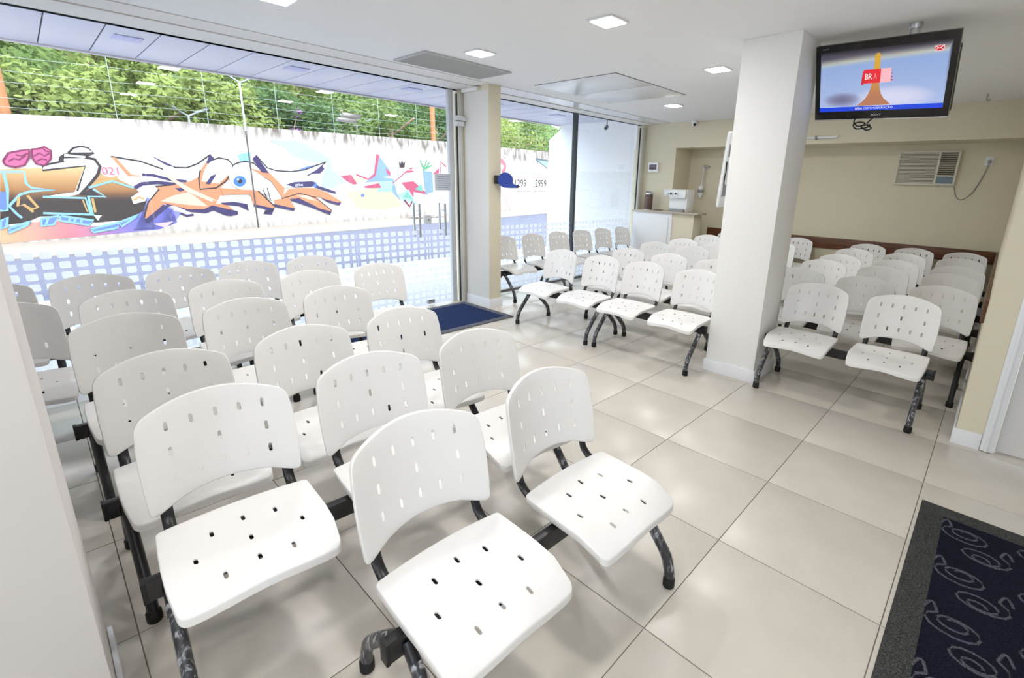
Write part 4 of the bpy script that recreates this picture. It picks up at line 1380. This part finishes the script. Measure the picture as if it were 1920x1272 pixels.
# ================================================================== FITTINGS
# square recessed ceiling lamps
LEDM = mat('lamp_diffuser', (255, 255, 255), 0.5, emit=(255, 252, 246), estr=14.0)
lamp_labels = {(-2.2, -0.58): 'lit square ceiling lamp cut by the top edge, leftmost', (-0.89, 0.96): 'lit square ceiling lamp nearest the top centre, largest',
               (-2.2, 0.96): 'lit square ceiling lamp beside the grey air grille', (-0.89, 2.59): 'lit square ceiling lamp just left of the pillar',
               (-2.2, 4.15): 'lit square ceiling lamp furthest back, past the ceiling hatch'}
LF = box_mesh('lamp_frame', (-0.098, -0.098, -0.010), (0.098, 0.098, -0.0005), BASEB, 0.003)
LD = box_mesh('diffuser', (-0.082, -0.082, -0.014), (0.082, 0.082, -0.0101), LEDM, 0.001)
for lx in (-2.2, -0.89, 0.45, 1.75):
    for ly in (-2.13, -0.58, 0.96, 2.59, 4.15):
        if (lx > 1.2 and ly > -1) or (lx == 0.45 and ly > 0.5) or (lx, ly) == (-2.2, 2.59) or (lx < 0 and ly < -2):
            continue
        t = thing('ceiling_lamp', lamp_labels.get((lx, ly), 'square recessed ceiling lamp above the camera or hidden by the pillar'), 'lamp', (lx, ly, H), group='square recessed ceiling lamps')
        obj('lamp_frame', LF, t)
        obj('diffuser', LD, t)
        ld = bpy.data.lights.new('lamp_light', 'AREA')
        ld.shape = 'SQUARE'
        ld.size = 0.16
        ld.energy = LAMP_W
        ld.color = (1.0, 0.985, 0.97)
        lo = bpy.data.objects.new('lamp_light', ld)
        COL.objects.link(lo)
        lo.parent = t
        lo.location = (0, 0, -0.016)

# air grille
ag = thing('air_grille', 'grey slatted air grille in the ceiling above the glass doors', 'vent', (-2.765, 1.12, H))
bm = bmesh.new()
for lo, hi in (((-.25, -.48, -.014), (-.225, .48, -.0005)), ((.225, -.48, -.014), (.25, .48, -.0005)), ((-.225, -.48, -.014), (.225, -.455, -.0005)), ((-.225, .455, -.014), (.225, .48, -.0005))):
    add_box(bm, lo, hi, 0.003)
obj('frame', finish(bm, 'frame', mat('grille_grey', (186, 188, 188), 0.45)), ag)
obj('backing', box_mesh('backing', (-.224, -.454, -.002), (.224, .454, -.0008), mat('grille_dark', (96, 98, 98), 0.8)), ag)
bm = bmesh.new()
add_box(bm, (-0.011, -.453, -0.0012), (0.011, .453, 0.0012), 0, Matrix.Rotation(R(-32), 3, 'Y'))
slat_me = finish(bm, 'slat', mat('grille_grey'))
for k in range(18):
    obj('slat', slat_me, ag, (-0.215 + 0.0253 * k, 0, -0.0095))

# ceiling dome camera at the back
dc = thing('dome_camera', 'small white ceiling camera with a black lens at the back', 'camera', (-2.67, 5.66, H))
obj('base', lathe_mesh('base', [(0.05, -0.03), (0.052, -0.02), (0.05, -0.001)], APPL), dc)
obj('housing', lathe_mesh('housing', [(0.03, -0.085), (0.04, -0.07), (0.042, -0.03)], APPL), dc)
obj('lens', tube_mesh('lens', [(0.02, -0.025, -0.062), (0.035, -0.048, -0.068)], 0.022, BLACK_GLOSS), dc)

# ---------------------------------------------------------------- television on a ceiling pole
tv = thing('television', 'black flat television hanging from the ceiling by a chrome pole', 'television', (0.449, 2.186, 2.206))
TVR = Matrix.Rotation(R(-6.3), 4, 'Z') @ Matrix.Rotation(R(26.3), 4, 'X') @ Matrix.Rotation(R(2.7), 4, 'Y')
def tvpart(name, me, par=None, loc=(0, 0, 0)):
    o = obj(name, me, par or tv)
    if par is None:
        o.matrix_local = TVR @ Matrix.Translation(loc)
    else:
        o.location = loc
    return o
W_, H_ = 0.40, 0.25
case = tvpart('bezel', box_mesh('bezel', (-W_, -0.004, -H_), (W_, 0.028, H_), BLACK_GLOSS, 0.004))
obj('trim_strip', box_mesh('trim_strip', (-W_, -0.008, -H_ - 0.004), (W_, 0.006, -H_ + 0.004), CHROME, 0.002), case)
rear = tvpart('rear_housing', box_mesh('rear_housing', (-0.345, 0.028, -0.235), (0.40, 0.075, 0.16), BLACK_MATTE, 0.012))
SCR = attr_mat('screen_picture', 0.2, 0.58)
sx0, sx1, sz0, sz1 = -0.366, 0.366, -0.192, 0.205
ps = Painter(0.0045, 0.00012)
def S_(u, v):
    return (sx0 + (sx1 - sx0) * u, sz0 + (sz1 - sz0) * v)
flat = lambda r, g, b: (lambda x, z: srgb(r, g, b))
def bgcol(x, z):
    u, v = (x - sx0) / (sx1 - sx0), (z - sz0) / (sz1 - sz0)
    c = lerp((168, 184, 222), (132, 160, 208), v)
    d = math.hypot((u - 0.62) / 0.33, (v - 0.20) / 0.20)
    if d < 1:
        c = lerp((206, 206, 232), c, d ** 3)
    d2 = math.hypot((u - 0.20) / 0.17, (v - 0.20) / 0.13)
    if d2 < 1:
        c = lerp((112, 108, 140), c, d2 ** 2)
    t = v - 0.74 - 0.10 * u * (1 - 0.3 * u)
    if t > 0:
        c = lerp(c, (186, 188, 176), t / 0.06)
        if t > 0.06:
            c = lerp((186, 188, 176), (72, 68, 84), (t - 0.06) / 0.09)
    if v > 0.95:
        c = lerp(c, (24, 22, 30), (v - 0.95) / 0.04)
    return srgb(*c)
ps.grid([S_(0, 0), S_(1, 0), S_(1, 1), S_(0, 1)], bgcol, 0.014)
neck = [(0.455, 0.88), (0.450, 0.66), (0.445, 0.45), (0.436, 0.36), (0.42, 0.27), (0.395, 0.19), (0.36, 0.13), (0.335, 0.085), (0.61, 0.085), (0.585, 0.13), (0.55, 0.19), (0.525, 0.27), (0.512, 0.36), (0.503, 0.45), (0.50, 0.66), (0.498, 0.88), (0.487, 0.915), (0.468, 0.915)]
def bottle(x, z):
    v = (z - sz0) / (sz1 - sz0)
    return srgb(*lerp((176, 116, 84), (208, 160, 52), (v - 0.25) / 0.4))
ps.grid([S_(*p) for p in neck], bottle, 0.02)
ps.poly([S_(0.355, 0.44), S_(0.375, 0.42), S_(0.375, 0.66), S_(0.365, 0.64)], flat(200, 30, 50))
ps.poly([S_(0.372, 0.45), S_(0.51, 0.45), S_(0.51, 0.67), S_(0.372, 0.67)], flat(222, 30, 50))
ps.poly([S_(0.51, 0.45), S_(0.59, 0.45), S_(0.59, 0.67), S_(0.51, 0.67)], flat(240, 180, 190))
for k in range(4):
    ps.poly([S_(0.592, 0.47 + .05 * k), S_(0.615 - .006 * k, 0.48 + .05 * k), S_(0.592, 0.50 + .05 * k)], flat(200, 40, 60))
cx, cz = S_(0.415, 0.56)
ps.text('BR', cx, cz, 0.038, flat(250, 236, 236), 0.042, 0.01)
cx, cz = S_(0.468, 0.56)
ps.text('A', cx, cz, 0.036, flat(240, 150, 158), 0.020)
ps.poly([S_(0, 0), S_(1, 0), S_(1, 0.075), S_(0, 0.075)], flat(10, 62, 214))
cx, cz = S_(0.475, 0.038)
ps.text('BEBA COM MODERA\u00c7\u00c3O', cx, cz + 0.001, 0.021, flat(238, 240, 250), 0.225)
ps.poly([S_(0.885, 0.85), S_(0.95, 0.85), S_(0.95, 0.93), S_(0.885, 0.93)], flat(240, 190, 196))
ps.poly([S_(0.890, 0.858), S_(0.945, 0.858), S_(0.945, 0.922), S_(0.890, 0.922)], flat(196, 30, 48))
ps.stroke([S_(0.890, 0.922), S_(0.9175, 0.885), S_(0.945, 0.922)], 0.004, flat(248, 226, 228))
ps.stroke([S_(0.890, 0.858), S_(0.908, 0.893)], 0.003, flat(248, 226, 228))
ps.stroke([S_(0.945, 0.858), S_(0.927, 0.893)], 0.003, flat(248, 226, 228))
scr = tvpart('screen', ps.mesh('screen', SCR))
lt_ = Painter(0.0046, 0.0001)
lt_.text('SONY', 0.0, -0.222, 0.014, flat(214, 214, 216), 0.062, 0.01)
lt_.text('BRAVIA', -0.335, 0.228, 0.007, flat(150, 150, 154), 0.04)
tvpart('lettering', lt_.mesh('lettering', attr_mat('bezel_print', 0.4)))
# pole, hook and cable
pz = 2.51 - 2.206
obj('ceiling_pole', tube_mesh('ceiling_pole', [(0.15, -0.03, 0.10), (0.15, -0.03, pz - 0.02)], 0.026, CHROME, seg=18, side=Vector((1, 0, 0))), tv)
obj('ceiling_plate', lathe_mesh('ceiling_plate', [(0.032, pz - 0.03), (0.036, pz - 0.02), (0.036, pz - 0.0005)], BRUSHED), tv).location = (0.15, -0.03, 0)
obj('mount_plate', box_mesh('mount_plate', (-0.12, 0.075, -0.12), (0.18, 0.10, 0.12), DARKMETAL, 0.004), tv).matrix_local = TVR
rc = random.Random(2)
path = [(-0.09, -0.01, -0.22), (-0.10, -0.02, -0.255), (-0.07, -0.02, -0.285), (-0.03, -0.02, -0.27), (-0.06, -0.03, -0.26), (-0.10, -0.02, -0.27), (-0.08, -0.02, -0.30), (-0.02, -0.02, -0.295), (0.0, -0.02, -0.28), (-0.05, -0.03, -0.285), (-0.02, -0.02, -0.31), (0.01, -0.02, -0.30), (-0.02, -0.02, -0.27), (0.02, 0.0, -0.22)]
obj('hanging_cable', tube_mesh('hanging_cable', bezier(path, 5), 0.0045, RUBBER, seg=8), tv)

# white display unit on the far side of the pillar, seen edge-on from behind
wd_ = thing('display_unit', 'white tilted wall display mounted left of the pillar, with grey vents', 'display', (-0.51, 2.66, 1.655), (R(10), R(-4), R(62)))
obj('shell', box_mesh('shell', (-0.30, -0.02, -0.32), (0.30, 0.02, 0.32), APPL, 0.012), wd_)
obj('rear_cover', box_mesh('rear_cover', (-0.22, -0.06, -0.25), (0.22, -0.02, 0.25), APPL, 0.02), wd_)
for z in (0.17, -0.17):
    obj('vent', box_mesh('vent', (-0.285, -0.024, z - 0.05), (-0.235, -0.0195, z + 0.05), GREYP), wd_)
    obj('vent', box_mesh('vent', (-0.19, -0.064, z - 0.05), (-0.13, -0.059, z + 0.05), GREYP), wd_)
obj('power_cable', tube_mesh('power_cable', bezier([(-0.29, -0.024, 0.08), (-0.285, -0.03, 0.0), (-0.29, -0.03, -0.06), (-0.28, -0.024, -0.12)], 4), 0.005, RUBBER, seg=6), wd_)
mw = Matrix.Translation(wd_.location) @ wd_.rotation_euler.to_matrix().to_4x4()
arm = obj('bracket_arm', tube_mesh('bracket_arm', [(-0.50, 2.64, 1.66), (-0.40, 2.45, 1.66), (-0.30, 2.2855, 1.66)], 0.02, GREYP), wd_)
arm.matrix_parent_inverse = mw.inverted()

# ---------------------------------------------------------------- window air conditioner, outlet and cord
YB = Y1
ac = thing('air_conditioner', 'beige window air conditioner with louvres set in the back wall', 'air conditioner', (0.365, YB, 1.812))
ACM = mat('aged_plastic', (222, 216, 200), 0.5)
bm = bmesh.new()
for lo, hi in (((-.325, -.05, .19), (.325, -.0005, .215)), ((-.325, -.05, -.215), (.325, -.0005, -.19)), ((-.325, -.05, -.19), (-.30, -.0005, .19)), ((.30, -.05, -.19), (.325, -.0005, .19)), ((.105, -.05, -.19), (.13, -.0005, .19)), ((.13, -.05, -.105), (.30, -.0005, -.085))):
    add_box(bm, lo, hi, 0.004)
obj('casing', finish(bm, 'casing', ACM), ac)
obj('cavity', box_mesh('cavity', (-.30, -.012, -.19), (.30, -.001, .19), mat('ac_cavity', (70, 62, 52), 0.8)), ac)
bm = bmesh.new()
add_box(bm, (-.2025, -.003, -.0055), (.2025, .003, .0055), 0.001)
me = finish(bm, 'louvre', ACM)
for k in range(22):
    obj('louvre', me, ac, (-0.0975, -0.040, 0.181 - 0.0172 * k))
bm = bmesh.new()
add_box(bm, (-.085, -.018, -.0022), (.085, .018, .0022), 0.001, Matrix.Rotation(R(22), 3, 'X'))
me = finish(bm, 'outlet_vane', ACM)
for k in range(10):
    obj('outlet_vane', me, ac, (0.215, -0.032, 0.172 - 0.0265 * k))
obj('control_panel', box_mesh('control_panel', (.131, -.046, -.189), (.299, -.02, -.106), mat('blue_grey_panel', (112, 134, 148), 0.3), 0.004), ac)
ol = thing('wall_outlet', 'white wall outlet with a plugged-in grey cord', 'outlet', (0.972, YB, 1.895))
obj('plate', box_mesh('plate', (-.042, -.010, -.055), (.042, -.0005, .055), APPL, 0.003), ol)
obj('plug', box_mesh('plug', (-.016, -.045, -.025), (.016, -.010, .012), GREYP, 0.004), ol)
cp = [(0.972, YB - 0.03, 1.865), (0.962, YB - 0.012, 1.80), (0.93, YB - 0.010, 1.66), (0.88, YB - 0.010, 1.52), (0.80, YB - 0.010, 1.43), (0.735, YB - 0.010, 1.46), (0.705, YB - 0.010, 1.54), (0.685, YB - 0.010, 1.59)]
tag(obj('power_cord', tube_mesh('power_cord', bezier(cp, 6), 0.005, GREYP, seg=8)), 'thin grey cord looping from the air conditioner to the outlet', 'cord')
cdm = thing('pipe_stub', 'short white pipe on the cream beam beside the pillar', 'pipe', (-0.82, 5.75, 2.19))
obj('pipe', tube_mesh('pipe', [(-0.5, -0.02, 0), (0.18, -0.02, 0.0), (0.22, -0.02, 0.012)], 0.018, APPL), cdm)
obj('clip', box_mesh('clip', (-0.06, -0.045, -0.024), (-0.03, -0.0005, 0.024), GREYP, 0.002), cdm)
hk = thing('ceiling_hook', 'small metal hook under the ceiling at upper right', 'hook', (0.86, 5.2, H))
obj('hook', tube_mesh('hook', bezier([(0, 0, -0.001), (0, 0, -0.05), (0.015, 0, -0.07), (0.025, 0, -0.05)], 4), 0.006, GREYP, seg=8), hk)

# ---------------------------------------------------------------- brown wood chair rails
tag(obj('chair_rail', box_mesh('chair_rail', (-2.55, Y1 - 0.022, 0.655), (1.25, Y1 - 0.0005, 0.815), WOOD, 0.003)), 'brown wood rail along the back wall behind the benches', 'rail')
tag(obj('chair_rail', box_mesh('chair_rail', (1.253, 2.45, 0.655), (1.2745, Y1 - 0.001, 0.815), WOOD, 0.003)), 'brown wood rail along the right side wall', 'rail')

# ---------------------------------------------------------------- counter with drinks things
YC = 5.46
CT = 1.085
co = thing('counter', 'white and cream service counter in the back left corner', 'counter', (0, 0, 0))
obj('body', box_mesh('body', (-3.57, YC + 0.02, 0), (-2.42, 5.749, CT - 0.03), CREAM, 0.003), co)
obj('cabinet_frame', box_mesh('cabinet_frame', (-3.57, YC, 0), (-2.80, YC + 0.019, CT - 0.03), BASEB, 0.003), co)
obj('cabinet_door', box_mesh('cabinet_door', (-3.46, YC - 0.018, 0.08), (-2.86, YC - 0.0005, CT - 0.10), APPL, 0.004), co)
obj('worktop', box_mesh('worktop', (-3.585, YC - 0.03, CT - 0.03), (-2.34, 5.749, CT), mat('beige_stone', (190, 178, 162), 0.35, var=0.15, vscale=60), 0.003), co)
# water dispenser
wd2 = thing('water_dispenser', 'white countertop water dispenser with two round taps', 'dispenser', (-2.74, 5.60, CT))
bm = bmesh.new()
add_box(bm, (-0.16, -0.10, 0.0), (0.16, 0.14, 0.36), 0.015)
obj('body', finish(bm, 'body', APPL), wd2)
obj('front_hood', box_mesh('front_hood', (-0.13, -0.16, 0.22), (0.155, -0.101, 0.355), APPL, 0.012), wd2)
obj('drip_tray', box_mesh('drip_tray', (-0.13, -0.165, 0.0), (0.14, -0.101, 0.05), GREYP, 0.006), wd2)
for x in (-0.095, -0.01):
    tp = obj('tap', tube_mesh('tap', [(x, -0.16, 0.29), (x, -0.185, 0.29)], 0.028, CHROME, seg=16), wd2)
    obj('tap_ring', tube_mesh('tap_ring', [(x, -0.185, 0.29), (x, -0.19, 0.29)], 0.018, BLACK_GLOSS, seg=16), tp)
cdp = thing('cup_dispenser', 'tall steel and dark cup dispenser standing on the counter corner', 'dispenser', (-3.36, 5.60, CT))
obj('tube', lathe_mesh('tube', [(0.068, 0.0), (0.07, 0.01), (0.07, 0.25), (0.066, 0.26)], mat('smoked_brown', (96, 72, 64), 0.25)), cdp)
obj('lid', lathe_mesh('lid', [(0.073, 0.26), (0.073, 0.285), (0.05, 0.31), (0.02, 0.315)], CHROME), cdp)
obj('base_ring', lathe_mesh('base_ring', [(0.085, 0.0), (0.085, 0.012), (0.072, 0.016)], CHROME), cdp).location = (0, 0, 0.0005)
ty = thing('steel_tray', 'small shiny tray lying on the counter beside the cup dispenser', 'tray', (-3.13, 5.55, CT))
obj('dish', lathe_mesh('dish', [(0.06, 0.0), (0.085, 0.012), (0.09, 0.022), (0.086, 0.022), (0.06, 0.006)], CHROME), ty)
sk = thing('wall_socket', 'white wall socket just left of the water dispenser', 'outlet', (-3.08, 5.75, CT + 0.30))
obj('plate', box_mesh('plate', (-.075, -.012, -.05), (.06, -.0005, .05), APPL, 0.004), sk)
obj('plug', box_mesh('plug', (-.02, -.045, -.04), (.02, -.012, -.005), APPL, 0.004), sk)
bp = thing('breaker_panel', 'white breaker box with a dark window on the corner wall', 'breaker panel', (-3.39, 5.75, 1.80))
obj('box', box_mesh('box', (-.095, -.05, -.085), (.095, -.0005, .085), APPL, 0.006), bp)
obj('window', box_mesh('window', (-.07, -.054, -.04), (.07, -.0495, .045), mat('smoked_window', (84, 62, 72), 0.2), 0.002), bp)
wf = thing('water_filter', 'clear and white water filter with chrome valve on the back wall', 'water filter', (-2.68, Y1, 1.30))
obj('valve', tube_mesh('valve', [(0.03, -0.0005, 0.53), (0.03, -0.05, 0.53), (-0.04, -0.06, 0.53)], 0.022, CHROME), wf)
obj('pipe', tube_mesh('pipe', [(-0.03, -0.06, 0.53), (-0.04, -0.06, 0.20)], 0.018, mat('milky_plastic', (224, 218, 216), 0.2)), wf)
obj('cartridge', lathe_mesh('cartridge', [(0.015, 0.0), (0.035, 0.05), (0.045, 0.09), (0.045, 0.20), (0.03, 0.22)], APPL), wf).location = (-0.05, -0.06, 0.0)
obj('band', lathe_mesh('band', [(0.047, 0.10), (0.047, 0.15)], GREYP), wf).location = (-0.05, -0.06, 0.0)

# ---------------------------------------------------------------- blue ticket dispenser on the column
tk = thing('ticket_dispenser', 'blue snail-shaped queue ticket dispenser on the cream column', 'ticket dispenser', (-3.03, 1.985, 1.505), (0, 0, R(42)))
BLUE = mat('blue_plastic', (22, 58, 158), 0.3)
pts = [(0.085 * math.cos(R(a)), 0.085 * math.sin(R(a))) for a in range(-20, 271, 15)]
pts = pts + [(0.06, -0.087), (0.135, -0.085), (0.135, -0.055), (0.10, -0.045)]
obj('drum', prism_mesh('drum', pts, -0.045, 0.045, BLUE, 0.006), tk)
obj('outlet_lip', box_mesh('outlet_lip', (0.125, -0.03, -0.084), (0.148, 0.03, -0.05), BLACK_MATTE, 0.003), tk)
obj('bracket', box_mesh('bracket', (-0.125, -0.03, -0.045), (-0.075, 0.03, 0.05), BLACK_MATTE, 0.004), tk)

# notice taped to the glass door
pn = thing('paper_notice', 'sheet of paper with printed lines taped to the glass door', 'notice', (XG + 0.012, 1.615, 1.462), (0, 0, R(90)))
ob = obj('sheet', box_mesh('sheet', (-0.125, 0.003, -0.095), (0.13, 0.0042, 0.095), mat('paper', (206, 210, 222), 0.8)), pn)
pp = Painter(-0.0026, 0.0)
for k in range(6):
    pp.stroke([(-0.09, 0.06 - 0.024 * k), (0.10 - 0.02 * (k % 3), 0.06 - 0.024 * k)], 0.006, flat(130, 134, 146))
obj('print', pp.mesh('print', PAINT), pn)

# ---------------------------------------------------------------- mats
def door_mat(label, lo, hi, border, c1, c2, b1, b2, pattern=None, nm='m'):
    t = thing('door_mat', label, 'mat', ((lo[0] + hi[0]) / 2, (lo[1] + hi[1]) / 2, 0.0005))
    w, h = (hi[0] - lo[0]) / 2, (hi[1] - lo[1]) / 2
    bm = bmesh.new()
    for a, b in (((-w, -h, 0), (w, -h + border, .010)), ((-w, h - border, 0), (w, h, .010)), ((-w, -h + border, 0), (-w + border, h - border, .010)), ((w - border, -h + border, 0), (w, h - border, .010))):
        add_box(bm, a, b, 0.003)
    obj('border', finish(bm, 'border', carpet_mat('border_' + nm, b1, b2)), t)
    obj('pile', box_mesh('pile', (-w + border, -h + border, 0), (w - border, h - border, .009), carpet_mat('pile_' + nm, c1, c2)), t)
    if pattern:
        obj('scroll_pattern', pattern(w - border, h - border), t)
    return t
door_mat('navy blue door mat with grey border inside the glass doors', (-3.56, -0.12), (-2.635, 1.765), 0.075, (22, 34, 66), (46, 62, 104), (84, 88, 98), (116, 118, 126), nm='blue')
def scrolls(w, h):
    bm = bmesh.new()
    rnd = random.Random(7)
    nx, ny = 4, 9
    for i in range(nx):
        for j in range(ny):
            cx = -w + (i + 0.5) * 2 * w / nx + (0.03 if j % 2 else -0.03)
            cy = -h + (j + 0.5) * 2 * h / ny
            s = 1 if (i + j) % 2 else -1
            p = []
            for k in range(28):
                a = k / 27 * 4.3 * math.pi
                r = 0.020 + 0.075 * (k / 27)
                p.append((cx + s * r * 1.2 * math.cos(a) * 0.8, cy + r * math.sin(a) * 0.62 + 0.03 * (k / 27) * s, 0.0092))
            add_tube(bm, p, 0.005, 0.0012, 6, True, Vector((0, 0, 1)).cross(Vector((1, 0, 0))))
            q = [(p[-1][0] + s * 0.04 * k / 6, p[-1][1] + 0.05 * math.sin(k / 6 * 3.1), 0.0092) for k in range(7)]
            add_tube(bm, q, 0.005, 0.0012, 6)
    return finish(bm, 'scroll_pattern', carpet_mat('scroll_grey', (62, 62, 70), (96, 96, 104)))
door_mat('black and navy patterned mat with grey border at lower right', (1.215, -0.62), (2.35, 0.992), 0.092, (14, 15, 24), (30, 32, 48), (46, 46, 46), (82, 82, 80), scrolls, 'dark')
